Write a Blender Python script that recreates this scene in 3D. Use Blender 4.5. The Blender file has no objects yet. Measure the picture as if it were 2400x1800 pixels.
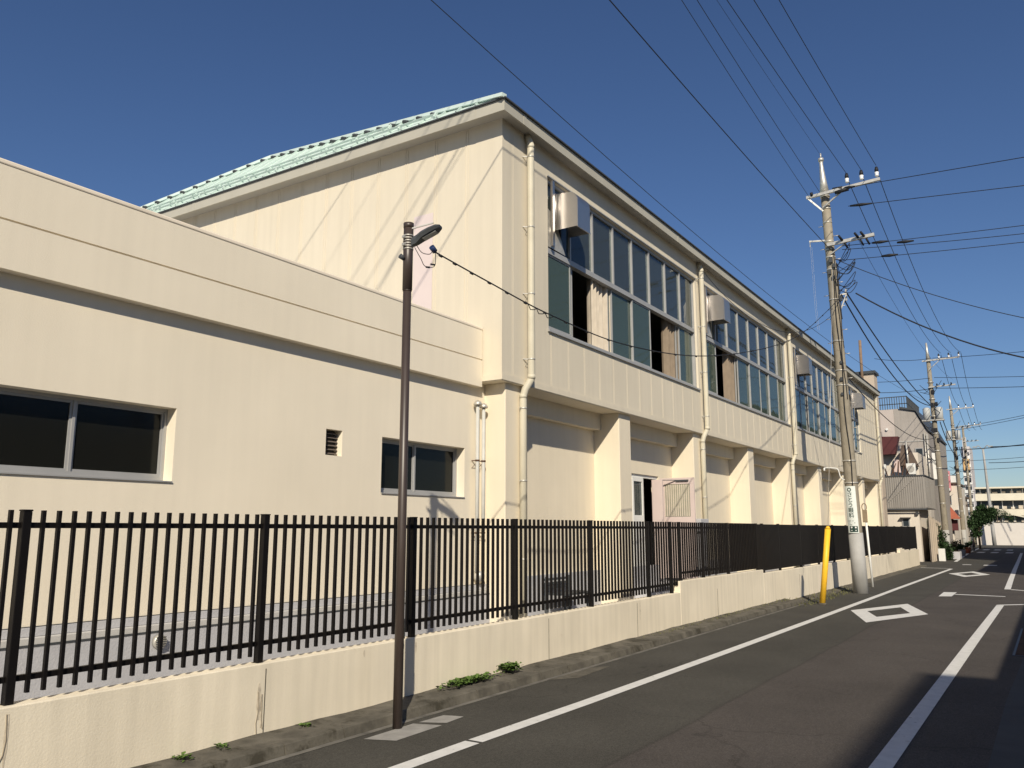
import bpy, math, random
from mathutils import Vector, Matrix
R=math.radians
random.seed(7)
SC=bpy.context.scene
COL=SC.collection
# ------------------------------------------------------------------ camera
cd=bpy.data.cameras.new('camera'); cam=bpy.data.objects.new('camera',cd); COL.objects.link(cam)
cd.sensor_width=36.0; cd.lens=36.0*1935.0/2400.0; cd.clip_start=0.05; cd.clip_end=3000
cam.location=(0,0,1.6); cam.rotation_euler=(R(90+9.966),0,R(32.88-90)); SC.camera=cam
SC.render.resolution_x=1024; SC.render.resolution_y=768
# ------------------------------------------------------------------ world and sun
SUN_EL=34.0; SUN_AZ=213.5            # direction to the sun, ccw from +X
w=bpy.data.worlds.new('World'); SC.world=w; w.use_nodes=True
nt=w.node_tree; bg=nt.nodes['Background']; sky=nt.nodes.new('ShaderNodeTexSky'); sky.sky_type='NISHITA'
sky.sun_disc=False; sky.sun_elevation=R(SUN_EL); sky.sun_rotation=R(90-SUN_AZ)%(2*math.pi)
sky.altitude=200; sky.air_density=1.0; sky.dust_density=0.3; sky.ozone_density=5.0
hs=nt.nodes.new('ShaderNodeHueSaturation'); hs.inputs['Hue'].default_value=0.507; hs.inputs['Saturation'].default_value=1.07; hs.inputs['Value'].default_value=1.0
nt.links.new(sky.outputs[0],hs.inputs['Color']); nt.links.new(hs.outputs[0],bg.inputs[0]); bg.inputs[1].default_value=0.073
sd=bpy.data.lights.new('sun','SUN'); sun=bpy.data.objects.new('sun',sd); COL.objects.link(sun)
sd.energy=4.75; sd.angle=R(0.6); sd.color=(1.0,0.90,0.735)
v=Vector((math.cos(R(SUN_AZ))*math.cos(R(SUN_EL)),math.sin(R(SUN_AZ))*math.cos(R(SUN_EL)),math.sin(R(SUN_EL))))
sun.rotation_euler=(-v).to_track_quat('-Z','Y').to_euler(); sun.location=(-20,-20,30)
SC.view_settings.view_transform='Standard'; SC.view_settings.look='None'; SC.view_settings.exposure=0.12; SC.view_settings.gamma=1.0
# ------------------------------------------------------------------ materials
def _n(nt,t,**k):
    n=nt.nodes.new(t)
    for a,b in k.items():
        if a in n.inputs: n.inputs[a].default_value=b
        else: setattr(n,a,b)
    return n
MATS={}
def mat(name,col,rough=0.8,metal=0.0,var=0.10,vs=2.0,bump=0.0,bs=60.0,streak=0.0,dark=None,dsc=1.2,dth=0.62,spec=0.3,grime=0.0):
    m=bpy.data.materials.new(name); m.use_nodes=True; nt=m.node_tree; L=nt.links
    p=nt.nodes['Principled BSDF']; p.inputs['Roughness'].default_value=rough; p.inputs['Metallic'].default_value=metal
    p.inputs['Specular IOR Level'].default_value=spec
    g=_n(nt,'ShaderNodeNewGeometry')
    src=None
    n1=_n(nt,'ShaderNodeTexNoise',Scale=vs,Detail=5.0); L.new(g.outputs['Position'],n1.inputs['Vector'])
    r=_n(nt,'ShaderNodeMapRange'); r.inputs['From Min'].default_value=.3; r.inputs['From Max'].default_value=.7
    r.inputs['To Min'].default_value=1-var; r.inputs['To Max'].default_value=1+var
    L.new(n1.outputs['Fac'],r.inputs['Value'])
    mul=_n(nt,'ShaderNodeVectorMath',operation='SCALE'); mul.inputs[0].default_value=col[:3]; L.new(r.outputs[0],mul.inputs['Scale'])
    out=mul.outputs[0]
    if streak>0:
        mp=_n(nt,'ShaderNodeMapping'); mp.inputs['Scale'].default_value=(9,9,0.5); L.new(g.outputs['Position'],mp.inputs['Vector'])
        n2=_n(nt,'ShaderNodeTexNoise',Scale=1.0,Detail=3.0); L.new(mp.outputs[0],n2.inputs['Vector'])
        r2=_n(nt,'ShaderNodeMapRange'); r2.inputs['From Min'].default_value=.35; r2.inputs['From Max'].default_value=.72
        r2.inputs['To Min'].default_value=1.0; r2.inputs['To Max'].default_value=1-streak
        L.new(n2.outputs['Fac'],r2.inputs['Value'])
        m2=_n(nt,'ShaderNodeVectorMath',operation='SCALE'); L.new(out,m2.inputs[0]); L.new(r2.outputs[0],m2.inputs['Scale']); out=m2.outputs[0]
    if dark is not None:
        n3=_n(nt,'ShaderNodeTexNoise',Scale=dsc,Detail=6.0,Roughness=0.65); L.new(g.outputs['Position'],n3.inputs['Vector'])
        r3=_n(nt,'ShaderNodeMapRange'); r3.inputs['From Min'].default_value=dth; r3.inputs['From Max'].default_value=dth+.12
        L.new(n3.outputs['Fac'],r3.inputs['Value'])
        mx=_n(nt,'ShaderNodeMix',data_type='RGBA'); L.new(r3.outputs[0],mx.inputs[0]); L.new(out,mx.inputs[6]); mx.inputs[7].default_value=(*dark,1); out=mx.outputs[2]
    L.new(out,p.inputs['Base Color'])
    if bump>0:
        n4=_n(nt,'ShaderNodeTexNoise',Scale=bs,Detail=4.0); L.new(g.outputs['Position'],n4.inputs['Vector'])
        b=_n(nt,'ShaderNodeBump',Strength=bump,Distance=0.01); L.new(n4.outputs['Fac'],b.inputs['Height']); L.new(b.outputs[0],p.inputs['Normal'])
    MATS[name]=m; return m
M_annex=mat('annex_render',(.82,.742,.60),.9,var=.035,vs=.9,bump=.12,bs=80,streak=.035)
M_gym=mat('gym_paint',(.67,.607,.487),.75,var=.03,vs=.9,bump=.08,bs=70,streak=.06)
M_rib=mat('panel_joint',(.72,.64,.53),.7,var=.02)
M_lower=mat('column_paint',(.75,.672,.53),.85,var=.03,vs=1.2,bump=.15,bs=60,streak=.04)
M_lowwall=mat('boundary_paint',(.80,.722,.575),.85,var=.06,vs=1.4,bump=.15,bs=70,streak=.13,dark=(.60,.52,.40),dsc=1.3,dth=.66)
M_fascia=mat('fascia_paint',(.44,.42,.355),.6,var=.05)
M_soffit=mat('soffit_board',(.44,.42,.37),.8,var=.04)
M_green=mat('green_metal_roof',(.55,.66,.61),.55,metal=.0,var=.06,vs=3)
M_dark=mat('dark_edge_metal',(.06,.065,.07),.5)
M_alu=mat('aluminium',(.40,.40,.395),.45,metal=.25,var=.05,vs=5)
M_steel=mat('stainless',(.60,.57,.54),.40,metal=1.0,var=.05,vs=3,bump=.05,bs=6)
M_pipe=mat('downpipe_paint',(.58,.54,.43),.5,var=.06,vs=4,streak=.08)
M_whitepipe=mat('white_pipe',(.50,.50,.47),.6,var=.06,vs=8)
M_rust=mat('rusty_iron',(.10,.055,.035),.8,var=.3,vs=12)
M_plinth=mat('grey_plinth',(.46,.46,.48),.9,var=.07,vs=3,bump=.3)
M_yard=mat('yard_concrete',(.58,.58,.58),.9,var=.10,vs=1.5,bump=.3)
M_black=mat('black_fence_coating',(.006,.005,.005),.5,var=.15,vs=6,spec=.22)
M_lamp=mat('brown_lamp_coating',(.050,.036,.030),.42,var=.08,vs=5,spec=.6)
M_kerb=mat('dirty_kerb_concrete',(.115,.105,.085),.95,var=.35,vs=7,bump=.35,bs=60,dark=(.05,.045,.033),dsc=3.5,dth=.52)
M_paint=mat('road_paint',(.66,.655,.63),.7,var=.08,vs=9,bump=.2,bs=120,dark=(.25,.24,.22),dsc=18,dth=.61)
M_patch=mat('pale_concrete_patch',(.30,.29,.27),.9,var=.15,vs=8,bump=.5)
M_pave=mat('pavement_asphalt',(.075,.080,.082),.9,var=.12,vs=3,bump=.5,bs=90)
M_dirt=mat('ground_soil',(.10,.09,.07),.95,var=.2,vs=2,bump=.5)
M_pole=mat('pole_concrete',(.30,.265,.205),.85,var=.14,vs=5,streak=.25,dark=(.13,.115,.085),dsc=5,dth=.58,bump=.3)
M_polebase=mat('pole_grey_sleeve',(.38,.375,.36),.7,var=.07,vs=4,streak=.1)
M_galv=mat('galvanised_steel',(.55,.53,.48),.45,metal=.5,var=.15,vs=12)
M_wire=mat('wire_sheath',(.015,.016,.02),.6)
M_porc=mat('porcelain',(.80,.80,.80),.15,spec=.6)
M_yellow=mat('yellow_guard',(.86,.50,.035),.45,var=.05,vs=8)
M_white=mat('white_paint',(.72,.72,.69),.5,var=.05)
M_signdark=mat('sign_dark_green',(.02,.05,.04),.5)
M_sign=mat('sign_white_sheet',(.66,.70,.66),.45,var=.03)
M_brownboard=mat('brown_board',(.26,.20,.13),.8,var=.2,vs=9)
M_curtain=mat('curtain_cloth',(.52,.46,.38),.9,var=.1,vs=6)
M_curtain2=mat('brown_curtain_cloth',(.24,.19,.14),.9,var=.12,vs=6)
M_inside=mat('interior_wall',(.20,.19,.17),.9)
M_pink=mat('pinkish_door_paint',(.60,.50,.47),.5,var=.04)
M_lilac=mat('lilac_panel',(.66,.57,.55),.75,var=.03)
M_leaf=mat('leaf_green',(.085,.145,.03),.75,var=.45,vs=25)
M_leafd=mat('dark_leaf',(.035,.07,.025),.7,var=.5,vs=4)
M_bark=mat('bark',(.12,.09,.06),.9)
M_tin=mat('corrugated_tin',(.33,.31,.285),.6,metal=.1,var=.06,vs=1,streak=.15)
M_housewhite=mat('house_white_wall',(.66,.60,.52),.85,var=.05,streak=.06)
M_greywall=mat('house_grey_wall',(.36,.33,.30),.85,var=.08,vs=.6,streak=.1)
M_greypink=mat('house_pale_wall',(.50,.44,.40),.85,var=.05)
M_maroon=mat('maroon_sheet',(.095,.028,.030),.6,var=.1)
M_brownroof=mat('brown_roof',(.13,.095,.075),.8,var=.15)
M_redtile=mat('red_roof_tile',(.42,.13,.08),.7,var=.15,vs=4)
M_pinksign=mat('pink_sign_face',(.60,.25,.27),.5,var=.08,vs=4)
M_orange=mat('orange_panel',(.62,.40,.18),.6)
M_tower=mat('tower_wall',(.55,.52,.52),.8,var=.05)
M_school=mat('school_cream',(.72,.67,.54),.8,var=.04)
M_glassdark=mat('far_window_glass',(.035,.045,.055),.15,spec=.6)
M_fabricback=mat('house_beige',(.42,.36,.29),.85,var=.06)
def glass(name,tint,rough=.03,ior=1.5,dust=.06,dc=(.13,.20,.17)):
    m=bpy.data.materials.new(name); m.use_nodes=True; nt=m.node_tree; nt.nodes.clear(); L=nt.links
    o=_n(nt,'ShaderNodeOutputMaterial'); t=_n(nt,'ShaderNodeBsdfTransparent'); t.inputs[0].default_value=(*tint,1)
    gl=_n(nt,'ShaderNodeBsdfGlossy'); gl.inputs['Roughness'].default_value=rough; gl.inputs['Color'].default_value=(.9,.95,1,1)
    d=_n(nt,'ShaderNodeBsdfDiffuse'); d.inputs[0].default_value=(*dc,1)
    f=_n(nt,'ShaderNodeFresnel'); f.inputs['IOR'].default_value=ior
    g=_n(nt,'ShaderNodeNewGeometry'); nz=_n(nt,'ShaderNodeTexNoise',Scale=1.3,Detail=3.0); L.new(g.outputs['Position'],nz.inputs['Vector'])
    b=_n(nt,'ShaderNodeBump',Strength=.06,Distance=.05); L.new(nz.outputs['Fac'],b.inputs['Height']); L.new(b.outputs[0],gl.inputs['Normal'])
    m1=_n(nt,'ShaderNodeMixShader'); m1.inputs[0].default_value=dust; L.new(t.outputs[0],m1.inputs[1]); L.new(d.outputs[0],m1.inputs[2])
    m2=_n(nt,'ShaderNodeMixShader'); L.new(f.outputs[0],m2.inputs[0]); L.new(m1.outputs[0],m2.inputs[1]); L.new(gl.outputs[0],m2.inputs[2])
    L.new(m2.outputs[0],o.inputs[0]); return m
M_glass=glass('window_glass',(.60,.68,.66),ior=1.42,dust=.34,dc=(.12,.15,.155))
M_glass_low=glass('greenish_window_glass',(.50,.62,.54),ior=1.38,dust=.42,dc=(.13,.19,.155))
M_glass_dark=glass('dark_window_glass',(.10,.11,.10),rough=.14,ior=1.30,dust=.45,dc=(.020,.021,.018))
# asphalt : coarse darker strip at the left, smoother brown lane
def asphalt():
    m=bpy.data.materials.new('asphalt'); m.use_nodes=True; nt=m.node_tree; L=nt.links; p=nt.nodes['Principled BSDF']
    p.inputs['Roughness'].default_value=.85; p.inputs['Specular IOR Level'].default_value=.25
    g=_n(nt,'ShaderNodeNewGeometry'); sx=_n(nt,'ShaderNodeSeparateXYZ'); L.new(g.outputs['Position'],sx.inputs[0])
    wob=_n(nt,'ShaderNodeTexNoise',Scale=.5,Detail=4.0); L.new(g.outputs['Position'],wob.inputs['Vector'])
    ad=_n(nt,'ShaderNodeMath',operation='MULTIPLY_ADD'); L.new(wob.outputs['Fac'],ad.inputs[0]); ad.inputs[1].default_value=.12; L.new(sx.outputs['Y'],ad.inputs[2])
    lane=_n(nt,'ShaderNodeMapRange'); lane.inputs['From Min'].default_value=2.74; lane.inputs['From Max'].default_value=2.80; L.new(ad.outputs[0],lane.inputs['Value'])
    big=_n(nt,'ShaderNodeTexNoise',Scale=.8,Detail=6.0,Roughness=.6); L.new(g.outputs['Position'],big.inputs['Vector'])
    fine=_n(nt,'ShaderNodeTexNoise',Scale=75.0,Detail=5.0,Roughness=.75); L.new(g.outputs['Position'],fine.inputs['Vector'])
    c=_n(nt,'ShaderNodeMix',data_type='RGBA'); L.new(lane.outputs[0],c.inputs[0]); c.inputs[6].default_value=(.068,.060,.054,1); c.inputs[7].default_value=(.060,.057,.049,1)
    r1=_n(nt,'ShaderNodeMapRange'); r1.inputs['From Min'].default_value=.3; r1.inputs['From Max'].default_value=.7; r1.inputs['To Min'].default_value=.82; r1.inputs['To Max'].default_value=1.16; L.new(big.outputs['Fac'],r1.inputs['Value'])
    r2=_n(nt,'ShaderNodeMapRange'); r2.inputs['From Min'].default_value=.3; r2.inputs['From Max'].default_value=.7; r2.inputs['To Min'].default_value=.45; r2.inputs['To Max'].default_value=1.65; L.new(fine.outputs['Fac'],r2.inputs['Value'])
    mid=_n(nt,'ShaderNodeTexNoise',Scale=22.0,Detail=6.0,Roughness=.8); L.new(g.outputs['Position'],mid.inputs['Vector'])
    r4=_n(nt,'ShaderNodeMapRange'); r4.inputs['From Min'].default_value=.35; r4.inputs['From Max'].default_value=.65; r4.inputs['To Min'].default_value=.80; r4.inputs['To Max'].default_value=1.24; L.new(mid.outputs['Fac'],r4.inputs['Value'])
    sp=_n(nt,'ShaderNodeTexVoronoi',Scale=38.0); L.new(g.outputs['Position'],sp.inputs['Vector'])
    r5=_n(nt,'ShaderNodeMapRange'); r5.inputs['From Min'].default_value=.05; r5.inputs['From Max'].default_value=.16; r5.inputs['To Min'].default_value=1.45; r5.inputs['To Max'].default_value=1.0; L.new(sp.outputs['Distance'],r5.inputs['Value'])
    m0=_n(nt,'ShaderNodeMath',operation='MULTIPLY'); L.new(r4.outputs[0],m0.inputs[0]); L.new(r5.outputs[0],m0.inputs[1])
    m00=_n(nt,'ShaderNodeMath',operation='MULTIPLY'); L.new(m0.outputs[0],m00.inputs[0]); L.new(r2.outputs[0],m00.inputs[1])
    mm=_n(nt,'ShaderNodeMath',operation='MULTIPLY'); L.new(r1.outputs[0],mm.inputs[0]); L.new(m00.outputs[0],mm.inputs[1])
    # seam line between the two layers
    s1=_n(nt,'ShaderNodeMath',operation='SUBTRACT'); L.new(ad.outputs[0],s1.inputs[0]); s1.inputs[1].default_value=2.77
    s2=_n(nt,'ShaderNodeMath',operation='ABSOLUTE'); L.new(s1.outputs[0],s2.inputs[0])
    s3=_n(nt,'ShaderNodeMapRange'); s3.inputs['From Min'].default_value=0; s3.inputs['From Max'].default_value=.03; s3.inputs['To Min'].default_value=.72; s3.inputs['To Max'].default_value=1; L.new(s2.outputs[0],s3.inputs['Value'])
    mm2=_n(nt,'ShaderNodeMath',operation='MULTIPLY'); L.new(mm.outputs[0],mm2.inputs[0]); L.new(s3.outputs[0],mm2.inputs[1])
    # cracks
    vo=_n(nt,'ShaderNodeTexVoronoi',feature='DISTANCE_TO_EDGE',Scale=.33); 
    wv=_n(nt,'ShaderNodeTexNoise',Scale=1.5,Detail=5.0); L.new(g.outputs['Position'],wv.inputs['Vector'])
    va=_n(nt,'ShaderNodeVectorMath',operation='MULTIPLY_ADD'); L.new(wv.outputs['Color'],va.inputs[0]); va.inputs[1].default_value=(.9,.9,.9); L.new(g.outputs['Position'],va.inputs[2]); L.new(va.outputs[0],vo.inputs['Vector'])
    cr=_n(nt,'ShaderNodeMapRange'); cr.inputs['From Min'].default_value=0; cr.inputs['From Max'].default_value=.006; cr.inputs['To Min'].default_value=.7; cr.inputs['To Max'].default_value=1; L.new(vo.outputs['Distance'],cr.inputs['Value'])
    mm3=_n(nt,'ShaderNodeMath',operation='MULTIPLY'); L.new(mm2.outputs[0],mm3.inputs[0]); L.new(cr.outputs[0],mm3.inputs[1])
    sc=_n(nt,'ShaderNodeVectorMath',operation='SCALE'); L.new(c.outputs[2],sc.inputs[0]); L.new(mm3.outputs[0],sc.inputs['Scale']); L.new(sc.outputs[0],p.inputs['Base Color'])
    b=_n(nt,'ShaderNodeBump',Strength=.6,Distance=.006); L.new(fine.outputs['Fac'],b.inputs['Height']); L.new(b.outputs[0],p.inputs['Normal'])
    return m
M_asph=asphalt()
# ------------------------------------------------------------------ mesh builder
class MB:
    def __init__(s): s.v=[]; s.f=[]; s.sm=[]
    def poly(s,pts,smooth=False):
        i=len(s.v); s.v+= [tuple(p) for p in pts]; s.f.append(tuple(range(i,i+len(pts)))); s.sm.append(smooth); return s
    def box(s,x0,x1,y0,y1,z0,z1):
        i=len(s.v); s.v+=[(x,y,z) for z in (z0,z1) for y in (y0,y1) for x in (x0,x1)]
        for a in ((0,2,3,1),(4,5,7,6),(0,1,5,4),(2,6,7,3),(0,4,6,2),(1,3,7,5)): s.f.append(tuple(i+k for k in a)); s.sm.append(False)
        return s
    def bar(s,a,b,w,h,up=(0,0,1)):
        a=Vector(a);b=Vector(b);d=(b-a).normalized();u=Vector(up);sd=d.cross(u)
        if sd.length<1e-4: sd=d.cross(Vector((1,0,0)))
        sd.normalize();u=sd.cross(d)
        i=len(s.v)
        for p in (a,b):
            for q in ((-1,-1),(1,-1),(1,1),(-1,1)): s.v.append(tuple(p+sd*q[0]*w/2+u*q[1]*h/2))
        for f in ((0,1,2,3),(7,6,5,4),(0,4,5,1),(1,5,6,2),(2,6,7,3),(3,7,4,0)): s.f.append(tuple(i+k for k in f)); s.sm.append(False)
        return s
    def tube(s,pts,r,n=12,cap=True):
        pts=[Vector(p) for p in pts]; rs=r if isinstance(r,(list,tuple)) else [r]*len(pts)
        rings=[]; prev=None
        for k,p in enumerate(pts):
            d=(pts[min(k+1,len(pts)-1)]-pts[max(k-1,0)]).normalized()
            if prev is None:
                a=d.orthogonal().normalized()
            else:
                a=(prev-d*prev.dot(d)); a=a.normalized() if a.length>1e-5 else d.orthogonal().normalized()
            prev=a; b=d.cross(a); i=len(s.v)
            for j in range(n):
                t=2*math.pi*j/n; s.v.append(tuple(p+(a*math.cos(t)+b*math.sin(t))*rs[k]))
            rings.append(i)
        for k in range(len(rings)-1):
            for j in range(n):
                s.f.append((rings[k]+j,rings[k]+(j+1)%n,rings[k+1]+(j+1)%n,rings[k+1]+j)); s.sm.append(True)
        if cap:
            s.f.append(tuple(rings[0]+j for j in range(n))[::-1]); s.sm.append(False)
            s.f.append(tuple(rings[-1]+j for j in range(n))); s.sm.append(False)
        return s
    def prism(s,pts,ax,a,b):
        # pts 2D polygon, extruded along axis ax between a and b
        def P(q,t):
            q=list(q); q.insert(ax,t); return tuple(q)
        n=len(pts); i=len(s.v); s.v+=[P(q,a) for q in pts]+[P(q,b) for q in pts]
        s.f.append(tuple(range(i,i+n))); s.sm.append(False); s.f.append(tuple(range(i+2*n-1,i+n-1,-1))); s.sm.append(False)
        for k in range(n): s.f.append((i+k,i+(k+1)%n,i+n+(k+1)%n,i+n+k)); s.sm.append(False)
        return s
    def wall(s,x0,x1,z0,z1,y0,y1,holes):
        # wall facing -Y at y0, back face y1, real openings with reveals
        xs=sorted({x0,x1,*[h[0] for h in holes],*[h[1] for h in holes]}); zs=sorted({z0,z1,*[h[2] for h in holes],*[h[3] for h in holes]})
        for a,b in zip(xs,xs[1:]):
            for c,d in zip(zs,zs[1:]):
                mx,mz=(a+b)/2,(c+d)/2
                if any(h[0]<mx<h[1] and h[2]<mz<h[3] for h in holes): continue
                s.poly([(a,y0,c),(b,y0,c),(b,y0,d),(a,y0,d)]); s.poly([(a,y1,d),(b,y1,d),(b,y1,c),(a,y1,c)])
        for a,b,c,d in list(holes):
            s.poly([(a,y0,c),(a,y0,d),(a,y1,d),(a,y1,c)]); s.poly([(b,y1,c),(b,y1,d),(b,y0,d),(b,y0,c)])
            s.poly([(a,y0,d),(b,y0,d),(b,y1,d),(a,y1,d)]); s.poly([(a,y1,c),(b,y1,c),(b,y0,c),(a,y0,c)])
        s.poly([(x0,y1,z0),(x0,y1,z1),(x0,y0,z1),(x0,y0,z0)]); s.poly([(x1,y0,z0),(x1,y0,z1),(x1,y1,z1),(x1,y1,z0)])
        s.poly([(x0,y0,z1),(x1,y0,z1),(x1,y1,z1),(x0,y1,z1)]); s.poly([(x0,y1,z0),(x1,y1,z0),(x1,y0,z0),(x0,y0,z0)])
        return s
    def build(s,name,m,parent=None,origin=None,bevel=0,**tags):
        off=Vector((0,0,0))
        if parent is not None: off=world(parent)
        o0=Vector(origin) if origin else Vector((0,0,0))
        me=bpy.data.meshes.new(name); me.from_pydata([tuple(Vector(p)-off-o0) for p in s.v],[],s.f); me.update()
        me.polygons.foreach_set('use_smooth',s.sm); me.materials.append(m)
        o=bpy.data.objects.new(name,me); COL.objects.link(o); o.location=o0
        if parent is not None: o.parent=parent
        if bevel>0:
            b=o.modifiers.new('bevel','BEVEL'); b.width=bevel; b.segments=2; b.limit_method='ANGLE'
        for k,t in tags.items(): o[k]=t
        return o
def world(o):
    v=Vector((0,0,0))
    while o is not None: v+=o.location; o=o.parent
    return v
def thing(name,label,cat,loc=(0,0,0),group=None):
    o=bpy.data.objects.new(name,None); COL.objects.link(o); o.location=loc; o.empty_display_size=.2
    o['label']=label; o['category']=cat
    if group: o['group']=group
    return o
def ring(m,c,r,w=.03,t=.006,n=14):
    # strap around a vertical pipe
    x,y,z=c; m.tube([(x,y,z-w/2),(x,y,z+w/2)],r+t,n); return m

# ================================================================== SETTING
g=MB(); g.poly([(-600,-600,-.03),(900,-600,-.03),(900,900,-.03),(-600,900,-.03)]); g.build('ground',M_dirt,kind='structure')
rd=MB(); rd.poly([(-20,-2.2,0),(140,-2.2,0),(140,20,0),(-20,20,0)]); rd.build('road',M_asph,kind='structure')
pv=MB(); pv.poly([(-12,-2.2,.004),(12.65,-2.2,.004),(12.65,.47,.004),(9.5,.53,.004),(-12,.53,.004)]); pv.build('pavement',M_pave,kind='structure')
yd=MB(); yd.box(-12,41.0,5.26,24,-.02,.30); yd.build('yard_ground',M_yard,kind='structure')
# kerb with joints, earth behind it against the wall
kb=MB(); x=-4.0; seg=[]
while x<19.2:
    x1=min(x+.6,19.2); j=random.uniform(-.006,.006)
    j*=.4; kb.prism([(4.775+j,-.01),(4.795+j,.070+j),(4.81+j,.078+j),(4.95,.080),(4.95,-.01)],0,x+.006,x1-.004)
    x=x1
kb.build('kerb',M_kerb,kind='structure')
sv=MB(); 
nx=140
for i in range(nx):
    a=-4+i*(45.2/nx); b=-4+(i+1)*(45.2/nx)
    za=.077 if a<19 else .02; zb=.077 if b<19 else .02
    ya=4.94 if a<19 else 4.86
    ha=.005*math.sin(a*3.1)+.004*math.sin(a*7.7); hb=.005*math.sin(b*3.1)+.004*math.sin(b*7.7)
    sv.poly([(a,ya,za),(b,ya,zb),(b,5.12,zb+.02+hb),(a,5.12,za+.02+ha)])
    if a>=19: sv.poly([(a,ya-.03,.001),(b,ya-.03,.001),(b,ya,zb),(a,ya,za)])
sv.build('soil_strip',M_kerb,kind='structure')
# road markings
def mark(pts,name='road_marking',z=.004,m=M_paint):
    a=MB(); a.poly([(x,y,z) for x,y in pts]); return a.build(name,m,kind='structure')
def strip(ctr,wd,name='road_marking',z=.004):
    a=MB(); n=len(ctr)
    L=[];Rr=[]
    for i,(x,y) in enumerate(ctr):
        p=ctr[max(i-1,0)]; q=ctr[min(i+1,n-1)]; d=Vector((q[0]-p[0],q[1]-p[1])).normalized(); nn=Vector((-d.y,d.x))*wd/2
        L.append((x+nn.x,y+nn.y,z)); Rr.append((x-nn.x,y-nn.y,z))
    for i in range(n-1): a.poly([Rr[i],Rr[i+1],L[i+1],L[i]])
    return a.build(name,M_paint,kind='structure')
strip([(-6,4.02),(2,3.93),(4.6,3.88),(5.43,3.87)],.135)
strip([(5.47,3.87),(7.2,3.83),(11,3.79),(16,3.76),(22,3.74),(25,3.735),(31,3.70),(38.6,3.66)],.135)
mark([(38.75,3.60),(39.0,3.75),(39.25,4.85),(39.05,4.85),(38.85,3.78)])
strip([(-6,1.14),(6.4,1.14),(14,1.13),(20.85,1.11)],.14)
mark([(20.75,1.18),(20.95,1.18),(21.5,.62),(21.3,.62)])
strip([(26.4,1.20),(32,1.32),(39,1.46),(50,1.66),(66.7,1.99)],.15)
mark([(26.25,1.12),(26.45,1.12),(26.05,.62),(25.85,.62)])
strip([(47.2,4.26),(55,4.6),(63.3,4.94)],.16)
strip([(69,5.1),(82,5.5)],.16)
def diamond(o4,i4):
    a=MB()
    for k in range(4): a.poly([(*o4[k],.004),(*o4[(k+1)%4],.004),(*i4[(k+1)%4],.004),(*i4[k],.004)])
    a.build('road_marking',M_paint,kind='structure')
diamond([(17.96,3.56),(15.80,2.89),(17.93,2.16),(20.17,2.82)],[(17.96,3.25),(16.89,2.90),(17.98,2.48),(19.2,2.82)])
diamond([(34.55,3.38),(32.4,2.70),(34.5,2.05),(36.75,2.74)],[(34.55,3.07),(33.45,2.71),(34.5,2.37),(35.7,2.74)])
mark([(22.8,2.49),(22.94,2.22),(24.45,2.24),(24.37,2.53)])
mark([(23.60,2.22),(23.50,1.13),(23.66,1.13),(23.80,2.22)])
for x0,ys in ((65.6,((5.45,5.0),(4.62,4.18),(3.80,3.36),(2.92,2.48))),(74.2,((4.81,4.40),(4.05,3.6),(3.2,2.8)))):
    for a,b in ys: mark([(x0,a),(x0,b),(x0+2.6,b),(x0+2.6,a)])
mark([(43.3,3.66),(43.3,3.30),(43.8,3.30),(43.8,3.66)]); mark([(42.9,2.80),(42.9,2.28),(43.7,2.28),(43.7,2.80)])
mark([(5.05,4.63),(5.15,4.385),(5.74,4.40),(5.66,4.64)],'pavement_patch',.003,M_patch)
mark([(5.72,4.63),(5.83,4.42),(6.10,4.44),(6.05,4.62)],'pavement_patch',.003,M_patch)
mark([(8.0,4.72),(8.3,4.50),(9.2,4.56),(9.0,4.70)],'pavement_patch',.003,M_kerb)
strip([(-6,4.75),(4,4.745),(8,4.74),(13,4.72),(19,4.70)],.06,'gutter_dust',.003).data.materials[0]=mat('dusty_gutter',(.155,.145,.125),.95,var=.35,vs=6)
# drain grates beside the right line
dg=thing('drain_grate','rusty slotted drain grate in the shaded gutter at the right edge of the road','drain',(14.4,.45,0))
a=MB(); a.box(12.75,16.2,.30,.60,.0,.006); a.build('frame',M_dark,dg)
a=MB()
for i in range(46): a.box(12.8+i*.074,12.8+i*.074+.035,.33,.57,.006,.012)
a.build('slats',M_rust,dg)

# ================================================================== BOUNDARY WALL
bw=thing('boundary_wall','low stained cream concrete wall under the black fence, stepping along the street','wall',(0,5.17,0))
segs=[(-6,12.87,.60),(12.87,17.45,.775),(17.45,35.75,.70),(35.75,36.9,.82),(36.9,41.1,.725)]
bk=[]
for x0,x1,h in segs:
    a=MB(); a.box(x0+.001,x1-.001,5.11,5.25,-.02,h); a.build('wall_section',M_lowwall,bw,bevel=.008)
a=MB()
for xx in (.8,4.47,8.7,11.2,14.6,20.3,23.9,28.5,32.4): # hairline construction joints
    a.box(xx,xx+.006,5.107,5.112,.05,.56)
a.build('joint',M_kerb,bw)
# stains running down at the posts, cracks
def stainmesh():
    a=MB()
    for (cx,top,wd,ln) in ((4.42,.46,.022,.26),(4.445,.36,.012,.22),(2.61,.56,.012,.30),(6.25,.56,.012,.10),(5.55,.57,.012,.06),(11.3,.56,.012,.25),(33,.6,.03,.4),(31.5,.6,.02,.3)):
        pts=[];n=9
        for i in range(n): t=i/(n-1); pts.append((cx+wd*(random.uniform(-.2,.2)-(.35+.65*math.sin(math.pi*min(1,t*1.1)))),5.1085,top-ln*t))
        for i in range(n-1,-1,-1): t=i/(n-1); pts.append((cx+wd*(random.uniform(-.2,.2)+(.35+.65*math.sin(math.pi*min(1,t*1.1)))),5.1085,top-ln*t))
        for i in range(n-1): a.poly([pts[i],pts[i+1],pts[2*n-2-i],pts[2*n-1-i]])
    return a
M_stain=mat('water_stain',(.58,.51,.40),.9,var=.25,vs=30)
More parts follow.
